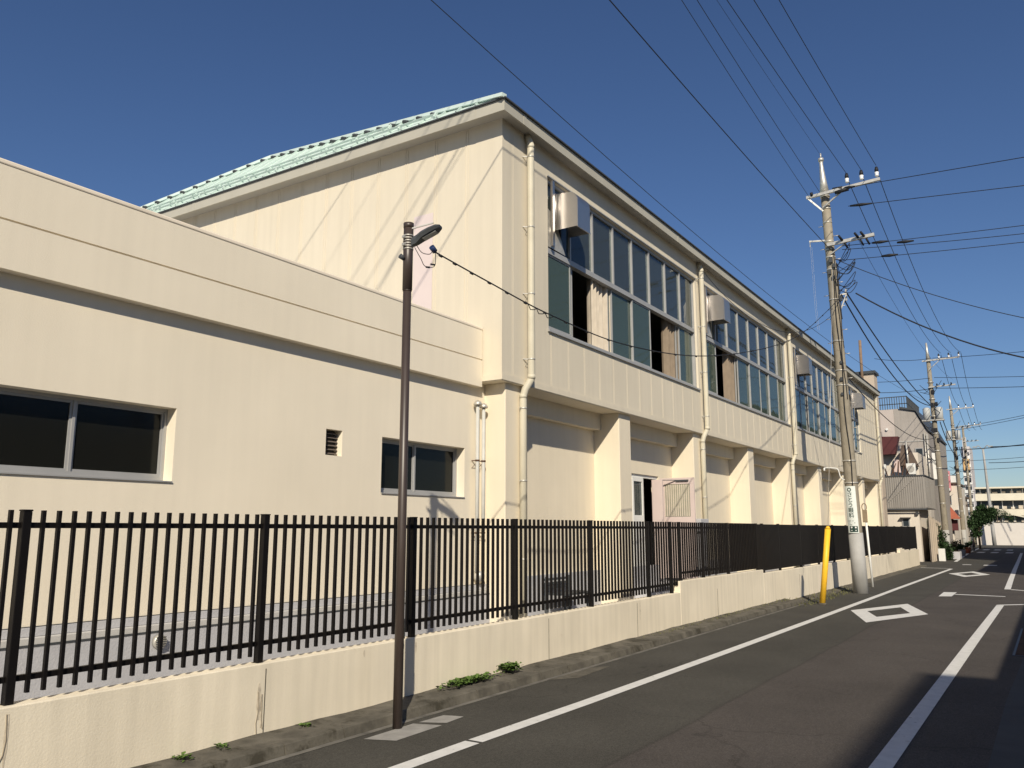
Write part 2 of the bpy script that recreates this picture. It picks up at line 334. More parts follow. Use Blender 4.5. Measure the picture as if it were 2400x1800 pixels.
stainmesh().build('stain',M_stain,bw)
a=MB()
def crack(p):
    for q0,q1 in zip(p,p[1:]): a.bar((q0[0],5.108,q0[1]),(q1[0],5.108,q1[1]),.004,.006,up=(0,1,0))
crack([(2.60,.56),(2.61,.42),(2.60,.34),(2.56,.26),(2.50,.19),(2.44,.15),(2.41,.09)]); crack([(2.41,.13),(2.52,.15),(2.62,.155),(2.72,.18),(2.86,.21)])
crack([(4.41,.40),(4.42,.28),(4.40,.18),(4.41,.08)]); crack([(4.445,.38),(4.45,.20),(4.46,.13)])
a.build('crack',mat('crack_line',(.30,.255,.19),.9),bw)

# ================================================================== FENCE
fz=5.175
fn=thing('steel_fence','black steel picket fence standing on the low cream wall along the schoolyard','fence',(0,fz,.6))
def wtop(x):
    for x0,x1,h in segs:
        if x0<=x<x1: return h
    return .7
posts=[-2.8,-.99,.82,2.63,4.45,6.26,8.07,9.92,11.78,12.66]
posts2=[13.05,14.12,15.45,17.28,17.70,18.95,20.8,22.6,24.4,26.2,28.0,29.8,31.6,33.4,35.2,37.0,38.8,40.95]
allp=posts+posts2
for x in allp:
    a=MB(); a.box(x-.026,x+.026,fz-.026,fz+.026,wtop(x)-.01,1.705); a.box(x-.029,x+.029,fz-.029,fz+.029,1.705,1.716)
    a.build('post',M_black,fn,bevel=.004)
for x0,x1 in zip(allp,allp[1:]):
    zb=wtop((x0+x1)/2); lo=zb+.14 if zb<.65 else zb+.12
    pb=zb+.055 if zb<.65 else zb+.03
    if x0<12.8<x1: pb=lo-.03
    if x0>=17.2:      # louvred blind panels that read as solid
        a=MB(); a.box(x0+.031,x1-.031,fz-.012,fz+.004,zb+.045,1.70)
        k=x0+.05
        while k<x1-.07: a.box(k,k+.06,fz-.026,fz-.0121,zb+.05,1.695); k+=.085
        p=a.build('blind_panel',M_black,fn)
        continue
    n=max(1,round((x1-x0)/.0955)); st=(x1-x0)/n
    a=MB()
    for i in range(1,n):
        xx=x0+i*st+random.uniform(-.001,.001); a.box(xx-.0108,xx+.0108,fz-.031,fz-.006,pb,1.712)
    p=a.build('picket_panel',M_black,fn)
    a=MB(); a.box(x0+.03,x1-.03,fz-.006,fz+.026,1.605,1.64); a.build('top_rail',M_black,p)
    a=MB(); a.box(x0+.03,x1-.03,fz-.006,fz+.026,lo-.017,lo+.017); a.build('bottom_rail',M_black,p)

# ================================================================== ANNEX (low wing)
ax=thing('annex_building','low cream school annex with plain parapet, left of the tall gymnasium','building',(2,6.44,.3))
W0,W1=-9.0,9.27
holes=[(1.2,4.48,2.0,2.655),(7.19,8.81,2.0,2.655),(6.30,6.545,2.38,2.66)]
a=MB(); a.wall(W0,W1,.3,3.6,6.44,6.70,holes); a.build('wall',M_annex,ax)
a=MB(); a.box(W0,9.06,6.34,6.6,3.50,3.866); a.box(W0,9.06,6.355,6.6,3.866,3.882); a.box(W0,9.06,6.34,6.6,3.882,4.29); a.build('parapet',M_annex,ax)
a=MB(); a.box(W0,9.062,6.332,6.63,4.29,4.33); a.build('coping',mat('coping_paint',(.82,.73,.60),.8,var=.05),ax,bevel=.01)
a=MB(); a.box(W0,9.06,6.6,16,3.6,3.8); a.build('flat_roof',M_yard,ax)
a=MB(); a.box(W0,9.27,6.34,6.438,.29,.765); a.build('plinth',M_plinth,ax)
a=MB(); a.prism([(6.345,.768),(6.345,.812),(6.438,.82),(6.438,.768)],0,W0,9.27); a.build('plinth_ledge',mat('pale_ledge',(.50,.49,.47),.8,var=.06),ax)
a=MB(); a.box(W0,9.27,6.40,6.438,.82,.882); a.build('plinth_band',M_plinth,ax)
MB().box(W0,9.26,6.428,6.4385,.8825,.889).build('joint_and_shadow_line',M_dark,ax); MB().box(W0,9.26,6.3385,6.3445,.7655,.7675).build('joint_and_shadow_line',M_dark,ax); MB().box(W0,9.26,6.336,6.3395,.752,.765).build('joint_and_shadow_line',M_dark,ax)  # upper strip is a joint; those below the ledge paint its shadow line
a=MB(); a.box(W0,9.27,6.70,15.9,.3,.31); a.box(W0,9.27,10.5,10.6,.3,3.6); a.build('interior',M_inside,ax)
def slide_window(par,x0,x1,z0,z1,y,mid,gm):
    a=MB(); f=.026
    a.box(x0+.002,x1-.002,y,y+.07,z0+.013,z0+.055); a.box(x0+.002,x1-.002,y,y+.07,z1-f,z1-.002)
    a.box(x0+.002,x0+f,y,y+.07,z0+.055,z1-f); a.box(x1-f,x1-.002,y,y+.07,z0+.055,z1-f)
    a.box(x0+.003,x1-.003,y-.14,y-.001,z0+.001,z0+.012)
    w_=a.build('window',M_alu,par)
    a=MB(); a.box(mid-.012,mid+.012,y+.008,y+.06,z0+.056,z1-f-.001)
    for q0,q1 in ((x0+f,mid-.012),(mid+.012,x1-f)):
        a.box(q0+.001,q0+.018,y+.02,y+.05,z0+.056,z1-f-.001); a.box(q1-.018,q1-.001,y+.02,y+.05,z0+.056,z1-f-.001)
        a.box(q0+.019,q1-.019,y+.02,y+.05,z0+.056,z0+.076); a.box(q0+.019,q1-.019,y+.02,y+.05,z1-f-.021,z1-f-.001)
    a.build('sash',M_alu,w_)
    a=MB(); a.box(x0+f+.020,mid-.030,y+.034,y+.040,z0+.077,z1-f-.022); a.box(mid+.030,x1-f-.020,y+.034,y+.040,z0+.077,z1-f-.022); a.build('pane',gm,w_)
    return w_
slide_window(ax,1.2,4.48,2.0,2.655,6.565,3.64,M_glass_dark)
slide_window(ax,7.19,8.81,2.0,2.655,6.565,7.95,M_glass_dark)
lv=MB(); lv.box(6.303,6.542,6.56,6.58,2.383,2.657)
lo=lv.build('louvre',M_dark,ax)
a=MB()
for i in range(6): a.prism([(6.50,2.40+i*.043),(6.555,2.425+i*.043),(6.555,2.431+i*.043),(6.50,2.406+i*.043)],0,6.31,6.535)
a.build('slat',mat('brown_slat',(.17,.14,.12),.5),lo)
a=MB(); a.tube([(4.39,6.338,.68),(4.39,6.30,.68)],[.06,.055],18); rv=a.build('round_vent',M_galv,ax)
a=MB()
for i in range(5): a.box(4.345,4.435,6.294,6.2995,.642+i*.018,.648+i*.018)
a.build('slat',M_dark,rv)
for x,top in ((8.99,3.24),(9.13,3.22)):
    a=MB(); a.tube([(x,6.36,1.05),(x,6.36,top)],.024,12); vp=a.build('vent_pipe',M_whitepipe,ax)
    a=MB(); a.tube([(x,6.36,top),(x,6.36,top+.02),(x,6.36,top+.05),(x,6.36,top+.07)],[.055,.06,.045,.01],14); a.build('cap',M_galv,vp)
    a=MB()
    for z in (2.5,1.55): ring(a,(x,6.36,z),.024,.02,.008); a.bar((x,6.36,z),(x-.02,6.44,z),.012,.012); a.bar((x+.02,6.37,z-.01),(x-.02,6.44,z-.1),.006,.006)
    a.build('bracket',M_rust,vp)
a=MB(); a.tube([(9.06,6.37,1.06),(9.06,6.37,.98),(9.06,6.35,.93)],[.07,.08,.05],14); a.build('junction_cap',M_galv,ax)

# ================================================================== GYMNASIUM
gy=thing('gymnasium','tall cream gymnasium with green metal roof and long upper window bands','building',(23.6,6.1,.3))
XB,XE=9.077,38.32; YB=6.03; ZB,ZS=3.58,7.347; YBK=19.2
units=[(10.33,16.62),(17.10,23.92),(24.72,31.2),(31.95,34.45)]
holes=[(a,b,4.52,6.93) for a,b in units]
a=MB(); a.wall(XB,XE,ZB,ZS,YB,YB+.16,holes); a.box(XB,XB+.16,YB+.161,YBK,ZB,ZS); a.box(XE-.16,XE,YB+.161,YBK,ZB,ZS); a.box(XB,XE,YBK+.001,YBK+.2,ZB,ZS)
# vertical panel joints (raised rib pairs)
xs=[9.35+.527*i for i in range(56)]
for x in xs:
    if x>XE-.1: break
    inwin=any(u0-.02<x<u1+.02 for u0,u1 in units)
    rr=[(ZB+.10,4.47)] if inwin else [(ZB+.10,ZS-.01)]
    for z0,z1 in rr: a.box(x-.020,x-.010,YB-.0022,YB+.001,z0,z1); a.box(x+.010,x+.020,YB-.0022,YB+.001,z0,z1)
y=6.65
while y<19:
    for s in (-.03,.014): a.box(XB-.006,XB+.001,y+s,y+s+.014,ZB+.1,ZS-.01)
    y+=.567
a.build('upper_wall',M_gym,gy)
a=MB(); a.box(XB-.012,XE+.012,YB-.012,YB,ZB,ZB+.085); a.box(XB-.012,XB,YB+.0005,YBK,ZB,ZB+.085); a.build('base_band',M_gym,gy)
a=MB(); a.box(XB+.001,XE-.001,YB+.001,7.0,ZB-.01,ZB+.002); a.build('overhang_soffit',M_lower,gy)
a=MB(); a.box(9.0725,9.0765,7.25,7.61,4.25,6.2); a.build('repair_panel',M_lilac,gy)
a=MB(); a.box(XB+.17,XE-.17,YB+.17,YBK,3.70,3.8); a.box(XB+.17,XE-.17,YB+.17,YBK,7.30,7.34); a.box(XB+.17,XE-.17,11.0,11.1,3.8,7.3); a.build('interior',M_inside,gy)
# lower storey: columns, recessed bays, beams
cols=[(9.27,9.76),(12.82,13.28),(16.35,16.82),(20.05,20.5),(23.75,24.2),(27.3,27.75),(30.95,31.4),(34.55,35.0),(37.75,38.2)]
for a0,a1 in cols:
    a=MB(); a.box(a0,a1,6.10,6.62,.28,3.571); a.build('column',M_lower,gy,bevel=.012)
a=MB(); a.wall(9.27,38.2,.30,3.57,6.588,6.75,[(14.34,15.62,.62,2.64)])
a.box(9.27,9.4,6.621,14,.3,3.57)
a.build('lower_wall',M_lower,gy)
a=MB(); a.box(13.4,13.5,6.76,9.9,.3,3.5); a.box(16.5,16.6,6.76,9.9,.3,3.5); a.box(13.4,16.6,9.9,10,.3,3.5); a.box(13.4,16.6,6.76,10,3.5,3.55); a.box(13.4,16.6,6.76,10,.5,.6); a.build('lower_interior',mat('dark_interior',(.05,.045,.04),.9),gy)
for (p0,p1),(q0,q1) in zip(cols,cols[1:]):
    a=MB(); a.box(p1+.001,q0-.001,6.45,6.587,3.29,3.5695); a.build('beam',M_lower,gy)
    a=MB(); a.box(p1+.001,q0-.001,6.50,6.586,.28,.92); a.build('plinth',M_plinth,gy)
# windows
def curtain(par,x0,x1,z0,z1,y,m,amp=.035,waves=None):
    a=MB(); n=max(8,int((x1-x0)/.018)); wv=waves or (x1-x0)/.11; ph=random.random()*6
    P=[]
    for i in range(n+1):
        t=i/n; P.append((x0+(x1-x0)*t, y+amp*math.sin(2*math.pi*wv*t+ph)+amp*.4*math.sin(5.1*wv*t+ph)))
    for i in range(n): a.poly([(P[i][0],P[i][1],z0),(P[i+1][0],P[i+1][1],z0),(P[i+1][0],P[i+1][1],z1),(P[i][0],P[i][1],z1)],True)
    return a.build('curtain',m,par)
ZT=5.78
specs=[
 dict(n=8,low='co1cccoCc',open={1:'half',2:'cur',5:'dark',6:'brown'},upcur=[1,2,3,5,6,7]),
 dict(n=8,low='',open={1:'dark',2:'browno',5:'slit'},upcur=[1,2,3,5,6,7]),
 dict(n=8,low='',open={2:'slit'},upcur=[1,2,3,4,5,6,7]),
 dict(n=3,low='',open={1:'slit'},upcur=[1,2])]
random.seed(11)
for (u0,u1),sp in zip(units,specs):
    n=sp['n']; st=(u1-u0)/n; y=YB+.045
    a=MB()
    a.box(u0+.001,u1-.001,y,y+.09,4.522,4.575); a.box(u0+.001,u1-.001,y,y+.09,6.88,6.928)
    a.box(u0+.001,u0+.045,y,y+.09,4.576,6.879); a.box(u1-.045,u1-.001,y,y+.09,4.576,6.879)
    a.box(u0+.046,u1-.046,y-.008,y+.09,ZT-.042,ZT+.042)
    w_=a.build('window_band',M_alu,gy)
    a=MB(); a.box(u0-.03,u1+.03,YB-.035,y-.001,4.488,4.519); a.build('sill',M_alu,w_)
    a=MB(); a.box(u0-.02,u1+.02,YB-.02,YB-.001,6.935,6.955); a.build('head_flashing',M_alu,w_)
    for i in range(1,n): x=u0+i*st; MB().box(x-.017,x+.017,y-.004,y+.08,ZT+.043,6.879).build('mullion',M_alu,w_)
    # sashes and panes
    def sash(x0,x1,z0,z1,yy,t=.023):
        sm=MB(); pm=MB()
        sm.box(x0,x0+t,yy,yy+.03,z0,z1); sm.box(x1-t,x1,yy,yy+.03,z0,z1); sm.box(x0+t,x1-t,yy,yy+.03,z0,z0+t*1.3); sm.box(x0+t,x1-t,yy,yy+.03,z1-t,z1)
        pm.box(x0+t,x1-t,yy+.012,yy+.017,z0+t*1.3,z1-t)
        sm.build('sash',M_alu,w_); pm.build('pane',M_glass_low,w_)
    for i in range(n):
        x0=u0+i*st+.023; x1=u0+(i+1)*st-.023
        if i==0: x0+=.024
        if i==n-1: x1-=.024
        t=.016; 
        MB().box(x0,x1,y+.03,y+.035,ZT+.044,6.878).build('pane',M_glass,w_)
        o=sp['open'].get(i)
        xa=max(u0+i*st-.014,u0+.048); xb=min(u0+(i+1)*st+.014,u1-.048)
        yy=y+.012+(.034 if i%2 else 0)
        if o is None: sash(xa,xb,4.577,ZT-.044,yy)
        elif o=='slit': sash(xa+.16*st,xb+.0,4.577,ZT-.044,yy)
        # open sashes slide behind a neighbour
        if o in('half','dark','cur','brown','browno'):
            nb=i-1 if o in('half','dark') else i+1
            if 0<=nb<n:
                xa2=max(u0+nb*st-.014,u0+.048)+(.09 if nb<i else -.09); sash(xa2,xa2+st+.0,4.577,ZT-.044,y+.080 if nb%2 else y+.050)
        if o=='cur': curtain(w_,u0+i*st+.06,u0+(i+1)*st-.02,4.58,ZT,y+.13,M_curtain,.06,waves=5)
        if o in('brown','browno'): curtain(w_,u0+i*st+.16,u0+(i+1)*st+.02,4.58,ZT,y+.14,M_curtain2,.045,waves=5)
        if o=='half': curtain(w_,u0+i*st+.1,u0+i*st+.32,4.58,4.95,y+.14,M_curtain2,.03)
        if o is None and random.random()<.8: curtain(w_,u0+i*st+random.uniform(0,.15),u0+i*st+random.uniform(.4,st),4.60,ZT-.06,y+.2,M_curtain,.03)
        if i in sp['upcur']:
            q=random.uniform(.35,.8); q0=random.uniform(0,.3); curtain(w_,u0+(i+q0)*st,u0+(i+min(1,q0+q))*st,ZT+.05,6.86,y+.2,M_curtain,.03)
    # ventilation hood in the first upper pane
    hx0,hx1=(u0+.25,u0+.66); 
    if n==3: hx0,hx1=u0+1.3,u0+1.9
    pr=[(6.03,6.13)]; 
    pr=[(6.045,6.15),(5.65,6.15),(5.65,6.55)]+[(5.65+.13*(1-math.cos(R(t))),6.55+.17*math.sin(R(t))) for t in (15,30,45,60,75,90)]+[(6.045,6.74)]
    a=MB()
    P=pr; k=len(P)
    a.poly([(hx0,p[0],p[1]) for p in P][::-1]); a.poly([(hx1,p[0],p[1]) for p in P])
    for i in range(1,k-1): a.poly([(hx0,*P[i]),(hx1,*P[i]),(hx1,*P[i+1]),(hx0,*P[i+1])],i>2)
    a.box(hx0-.012,hx0+.0,5.64,5.66,6.14,6.6); a.box(hx0-.01,hx1+.01,5.641,5.655,6.135,6.15)
    hd=a.build('ventilation_hood',M_steel,w_)
    a=MB(); a.box(hx0-.16,hx0-.10,5.99,6.03,5.85,6.95-.05); a.tube([(hx0-.06,6.02,6.2),(hx0-.06,6.02,6.72)],.03,10)
    a.build('hood_bracket',M_steel,w_)
    a=MB(); a.poly([(hx0-.19,YB+.03,ZT+.06),(hx0+.34,YB+.03,ZT+.06),(hx0+.02,YB+.03,6.38),(hx0-.19,YB+.03,6.45)]); a.poly([(hx0-.19,YB+.033,6.45),(hx0+.02,YB+.033,6.38),(hx0+.34,YB+.033,ZT+.06),(hx0-.19,YB+.033,ZT+.06)]); a.build('blanking_panel',M_galv,w_)
# downpipes
for i,x in enumerate((9.70,16.80,24.02,31.45,38.16)):
    a=MB(); yy=5.945
    a.tube([(x,6.0,7.33),(x,5.975,7.27),(x,yy,7.18),(x,yy,6.9),(x,yy,5.2),(x,yy,3.72),(x-.0,yy+.01,3.66),(x-.07,yy+.06,3.52),(x-.085,yy+.085,3.42),(x-.085,yy+.085,.4)],[.046,.05,.052]+[.052]*7,14)
    dp=a.build('downpipe',M_pipe,gy)
    for z,xx,y2 in ((6.98,x,yy),(5.9,x,yy),(4.9,x,yy),(3.95,x,yy),(3.25,x-.085,yy+.085),(2.25,x-.085,yy+.085),(1.2,x-.085,yy+.085)):
        a=MB(); ring(a,(xx,y2,z),.048,.022,.007); a.bar((xx,y2,z),(xx-.09,YB+.0,z),.012,.012); a.bar((xx-.045,y2+.0,z),(xx-.03,YB,z-.10),.006,.006); a.build('bracket',M_galv,dp)
    for z,xx,y2 in ((3.70,x,yy),(3.42,x-.085,yy+.085),(7.15,x,yy)):
        a=MB(); ring(a,(xx,y2,z),.048,.06,.006); a.build('collar',M_pipe,dp)
# roof
EX,EY=8.835,5.845; FZ0,FZ1=7.347,7.463; EXE=38.5
a=MB(); a.box(EX,EXE,EY,YB+.0,FZ0,FZ0+.02); a.box(EX,XB,YB+.0005,YBK+.3,FZ0,FZ0+.02); a.box(XB,EXE,YB+.0005,7.5,FZ0+.0,FZ0+.02); a.box(XE,EXE,7.5,YBK+.3,FZ0,FZ0+.02); a.build('soffit',M_soffit,gy)
a=MB(); a.box(EX-.02,EXE+.02,EY-.022,EY,FZ0-.045,FZ1); a.box(EX-.021,EX,EY+.0005,YBK+.3,FZ0-.045,FZ1); a.box(EXE,EXE+.021,EY+.0005,YBK+.3,FZ0-.045,FZ1); a.build('fascia',M_fascia,gy)
for x in (9.35,15.2,21.0,26.8,32.6): MB().box(x-.035,x+.035,EY-.026,EY-.0225,FZ0-.047,FZ1+.002).build('fascia_joint',M_fascia,gy)
for y in (6.35,9.5,12.6,15.8): MB().box(EX-.025,EX-.0215,y-.035,y+.035,FZ0-.047,FZ1+.002).build('fascia_joint',M_fascia,gy)
a=MB(); a.box(EX-.05,EXE+.05,EY-.055,EY+.1,FZ1+.001,FZ1+.022); a.box(EX-.05,EX+.1,EY+.1005,YBK+.3,FZ1+.001,FZ1+.022); a.build('roof_edge',M_dark,gy)
AP=(10.05,12.0,8.66); FC=(EX-.04,19.5,FZ1+.02); NC=(EX-.04,EY-.04,FZ1+.02); AE=(37.2,12.0,8.66); NE=(EXE+.05,EY-.04,FZ1+.02); FE=(EXE+.05,19.5,FZ1+.02)
a=MB(); a.poly([NC,AP,FC]); a.poly([NC,NE,AE,AP]); a.poly([AE,NE,FE]); a.poly([FC,AP,AE,FE]); a.poly([NC,FC,FE,NE])
RA=a
# standing seams, hip caps and snow guards on the end slope
NCv,APv,FCv=Vector(NC),Vector(AP),Vector(FC)
nrm=(FCv-NCv).cross(APv-NCv).normalized(); 
if nrm.x>0: nrm=-nrm
if nrm.z<0: nrm=-nrm
def on_slope(y,t):
    # point on the end slope: y along eave, t distance fraction up (x offset)
    x=NC[0]+t; z=NC[2]+t*(AP[2]-NC[2])/(AP[0]-NC[0]); return Vector((x,y,z))
def tmax(y):
    if y<AP[1]: return (y-NC[1])/(AP[1]-NC[1])*(AP[0]-NC[0])
    return (FC[1]-y)/(FC[1]-AP[1])*(AP[0]-NC[0])
a=RA; y=6.3
while y<19.3:
    t=tmax(y)
    if t>.08: a.bar(on_slope(y,0)+nrm*.012,on_slope(y,t)+nrm*.012,.022,.03,up=nrm)
    y+=.34
rf=a.build('roof',M_green,gy)
a=MB(); a.bar(NCv+nrm*.02,APv+nrm*.02,.09,.05); a.bar(APv+nrm*.02,FCv+nrm*.02,.09,.05); a.bar(APv+Vector((0,0,.02)),Vector(AE)+Vector((0,0,.02)),.12,.05)
a.build('hip_cap',mat('pale_green_cap',(.62,.74,.70),.45,var=.04),rf)
a=MB(); 
for t0 in (.12,.34):
    y=NC[1]+t0/(AP[0]-NC[0])*(AP[1]-NC[1])+.7; ye=FC[1]-.8
    p=on_slope(y,t0)+nrm*.045; q=on_slope(ye,t0)+nrm*.045; a.bar(p,q,.022,.03,up=nrm)
    k=0
    while y<ye:
        a.bar(on_slope(y,t0-.04)+nrm*.02,on_slope(y,t0+.04)+nrm*.05,.03,.035,up=nrm); y+=.68
a.build('snow_guard',M_green,rf)
a=MB(); y=6.6
for i in range(40):
    y=6.5+i*.33
    t=tmax(y)-.07
    if t>.2 and y<19: 
        p=on_slope(y,t); a.bar(p+nrm*.02,p+nrm*.05+Vector((0,.08,0)),.05,.04,up=nrm)
a.build('seam_end_cap',M_dark,rf)
# door in second bay
dr=MB(); y=6.62
dr.box(14.345,14.40,y,y+.08,.62,2.635); dr.box(15.56,15.615,y,y+.08,.62,2.635); dr.box(14.401,15.559,y,y+.08,2.58,2.635)
dr.box(14.401,14.46,y-.02,y+.02,.62,2.579); dr.box(14.84,14.90,y-.02,y+.02,.62,2.579); dr.box(14.461,14.839,y-.02,y+.02,2.50,2.579); dr.box(14.461,14.839,y-.02,y+.02,1.72,1.86); dr.box(14.461,14.839,y-.02,y+.02,.62,1.719)
do=dr.build('door',M_white,gy)
a=MB(); a.box(14.462,14.838,y-.004,y+.004,1.861,2.499); a.build('pane',M_glass,do)
a=MB()
for i in range(11): xx=14.475+i*.034; a.box(xx,xx+.014,y+.03,y+.036,1.87,2.49)
a.build('blind',M_curtain,do)
# open leaf, swung out
LX=15.62; a=MB()
def lb(y0,y1,z0,z1,t=.02): a.box(LX-t,LX+t,y0,y1,z0,z1)
lb(5.84,6.555,2.48,2.60); lb(5.84,6.555,.66,1.84); lb(5.84,5.93,1.841,2.479); lb(6.46,6.555,1.841,2.479)
lf=a.build('door_leaf',M_pink,gy)
a=MB(); a.box(LX-.004,LX+.004,5.931,6.459,1.841,2.479)
a.build('pane',glass('frosted_glass',(.55,.6,.5),rough=.25,dust=.45,dc=(.5,.5,.4)),lf)
a=MB(); yv=5.95
while yv<6.45: a.box(LX-.012,LX-.006,yv,yv+.026,1.85,2.47); yv+=.045
a.build('blind',M_curtain,lf)
a=MB(); a.bar((LX-.03,6.2,2.555),(LX-.25,6.55,2.555),.02,.015); a.box(LX-.05,LX-.021,5.95,6.2,2.53,2.56); a.build('door_closer',M_dark,lf)
# second inner leaf reveal
a=MB(); a.box(15.30,15.34,6.38,6.60,.66,2.56); a.build('door_leaf',M_pink,gy)
a=MB(); a.box(14.2,15.8,6.1,6.58,.28,.60); a.build('door_step',M_plinth,gy)

# small yard things behind the fence
a=MB(); a.box(15.80,16.25,5.80,5.98,1.55,1.80); a.box(15.86,16.19,5.83,5.95,.3,1.55); o=a.build('meter_box',M_plinth,origin=(16,5.9,.3),bevel=.01); o['label']='grey box rising just above the black fence in front of the open gym door'; o['category']='utility box'
a=MB(); a.tube([(16.72,5.85,.32),(16.72,5.85,1.71)],.03,12); a.tube([(16.72,5.85,1.71),(16.72,5.85,1.73)],.036,12); o=a.build('standpipe',M_whitepipe,origin=(16.72,5.85,.3)); o['label']='short white upright pipe behind the fence beside the second downpipe'; o['category']='pipe'
br=thing('bench','dark slatted low bench behind the fence against the grey plinth','bench',(11.2,6.25,.3))
a=MB()
for i in range(4): a.box(10.8,11.6,6.05+i*.09,6.11+i*.09,.64,.67)
a.build('seat',M_dark,br)
a=MB()
for i in range(3): a.box(10.8,11.6,6.42,6.44,.72+i*.06,.755+i*.06)
a.build('backrest',M_dark,br)
for x in (10.85,11.55):
    a=MB(); a.box(x-.02,x+.02,6.06,6.10,.3,.64); a.box(x-.02,x+.02,6.38,6.42,.3,.9); a.build('leg',M_dark,br)

# ================================================================== STREET LAMP
lp=thing('street_lamp','slim dark brown street lamp with small flat head by the foreground kerb','street lamp',(5.465,4.646,0))
LXp,LYp=5.465,4.646
a=MB(); a.tube([(LXp,LYp,-.02),(LXp,LYp,1.5),(LXp,LYp,3.72)],[.0395,.0385,.037],24); a.build('pole',M_lamp,lp)
a=MB(); a.tube([(LXp,LYp,3.70),(LXp,LYp,4.31)],.044,24); a.tube([(LXp,LYp,3.69),(LXp,LYp,3.70)],.041,24); 
a.build('pole_sleeve',M_lamp,lp)
a=MB()
for z in (4.205,4.18,4.155,4.13,4.105,4.08): ring(a,(LXp,LYp,z),.044,.010,.004,20)
a.box(LXp-.075,LXp-.045,LYp-.012,LYp+.012,4.10,4.12); a.box(LXp-.075,LXp-.045,LYp-.012,LYp+.012,4.17,4.19)
a.build('clamp_band',M_galv,lp)
a=MB(); a.tube([(LXp,LYp,4.28),(LXp,LYp,4.325)],.047,20); a.build('pole_cap',M_lamp,lp)
# head: flat tapered housing reaching over the road
h=MB(); d=Vector((.28,-.96,.0)).normalized(); side=Vector((.96,.28,0)); p0=Vector((LXp,LYp,4.13))+d*.04
prof=[(0,.035,.040,4.145),(.05,.040,.042,4.165),(.10,.065,.034,4.195),(.17,.072,.030,4.225),(.235,.066,.025,4.25),(.27,.04,.013,4.262)]
rows=[]
for t,wd,th,z in prof:
    c=Vector((p0.x,p0.y,0))+d*t
    rows.append([c+side*wd*sx+Vector((0,0,z+th*sz)) for sx,sz in ((-.8,-1),(.8,-1),(1,0),(.75,.8),(-.75,.8),(-1,0))])
for r0,r1 in zip(rows,rows[1:]):
    for j in range(6): h.poly([r0[j],r0[(j+1)%6],r1[(j+1)%6],r1[j]])
h.poly(rows[0][::-1]); h.poly(rows[-1])
hd=h.build('lamp_head',M_dark,lp)
a=MB(); c0=p0+d*.11; c1=p0+d*.235; c0.z=4.160;c1.z=4.216
a.bar(c0,c1,.075,.008); a.build('lens',mat('lamp_lens',(.30,.30,.28),.3,spec=.5),hd)
a=MB(); a.bar((LXp+.0,LYp-.04,4.27),tuple(p0+d*.20+Vector((0,0,.175))),.012,.012); a.build('stay_rod',M_galv,lp)
a=MB(); a.tube([(LXp-.04,LYp+.01,3.98),(LXp-.085,LYp+.02,4.0)],[.018,.024],10); a.build('photocell',M_dark,lp)
a=MB(); q=Vector((5.60,4.47,4.085)); a.tube([q+Vector((-.02,0,.02)),q+Vector((.03,0,-.01))],.026,12); a.build('insulator',mat('blue_insulator',(.02,.035,.10),.3,spec=.5),lp)
a=MB()
def bez(p,n=10):
    out=[]; P=[Vector(x) for x in p]; k=len(P)
    for i in range(k-1):
        a0=P[max(i-1,0)];a1=P[i];a2=P[i+1];a3=P[min(i+2,k-1)]
        for j in range(n):
            t=j/n; out.append(.5*((2*a1)+(a2-a0)*t+(2*a0-5*a1+4*a2-a3)*t*t+(3*a1-a0-3*a2+a3)*t**3))
    out.append(P[-1]); return out
a.tube(bez([(5.50,4.60,4.10),(5.54,4.56,4.0),(5.57,4.53,3.93),(5.63,4.47,3.94),(5.62,4.46,4.08)],6),.0035,6)
a.tube(bez([(5.50,4.58,4.12),(5.53,4.54,4.05),(5.58,4.49,4.04),(5.60,4.47,4.08)],6),.0035,6)
a.tube([(5.575,4.53,3.925),(5.60,4.50,3.922)],.009,8); a.tube([(5.605,4.50,3.955),(5.635,4.47,3.95)],.009,8)
a.build('lamp_wiring',M_wire,lp)
a=MB(); a.bar((LXp+.045,LYp,.70),(LXp+.045,LYp,.86),.02,.03); a.bar((LXp+.045,LYp,.62),(LXp+.045,LYp,.66),.014,.02); a.build('cable_clip',M_dark,lp)
# support cable from the lamp to the utility pole
def rope(name,pts,r,label,cat='cable',group=None,n=5,m=M_wire,seg=10):
    a=MB(); a.tube(bez(pts,seg),r,n,cap=False); o=a.build(name,m,origin=tuple(pts[0])); o['label']=label; o['category']=cat
    if group: o['group']=group
    return o
cabp=[(5.63,4.47,4.07),(6.43,4.45,4.0),(7.64,4.43,3.92),(9.46,4.4,3.93),(12.04,4.35,4.23),(15.11,4.29,4.89),(17.94,4.24,5.71),(20.57,4.19,6.8),(22.75,4.2,7.75)]
LC=rope('overhead_cable',cabp,.0075,'sagging twisted cable running from the brown street lamp to the nearest utility pole')
bz=bez(cabp,24)
for i in range(4,len(bz)-2,7):
    MB().tube([bz[i]+Vector((-.02,0,-.004)),bz[i]+Vector((.02,0,-.006))],.013,6).build('cable_clip',M_wire,LC)
for i in (40,43,46): MB().tube([bz[i],bz[i]+Vector((.05,0,-.05)),bz[i+1]+Vector((.08,0,-.03)),bz[i+1]+Vector((.12,0,0))],.005,5).build('cable_tail',M_wire,LC)

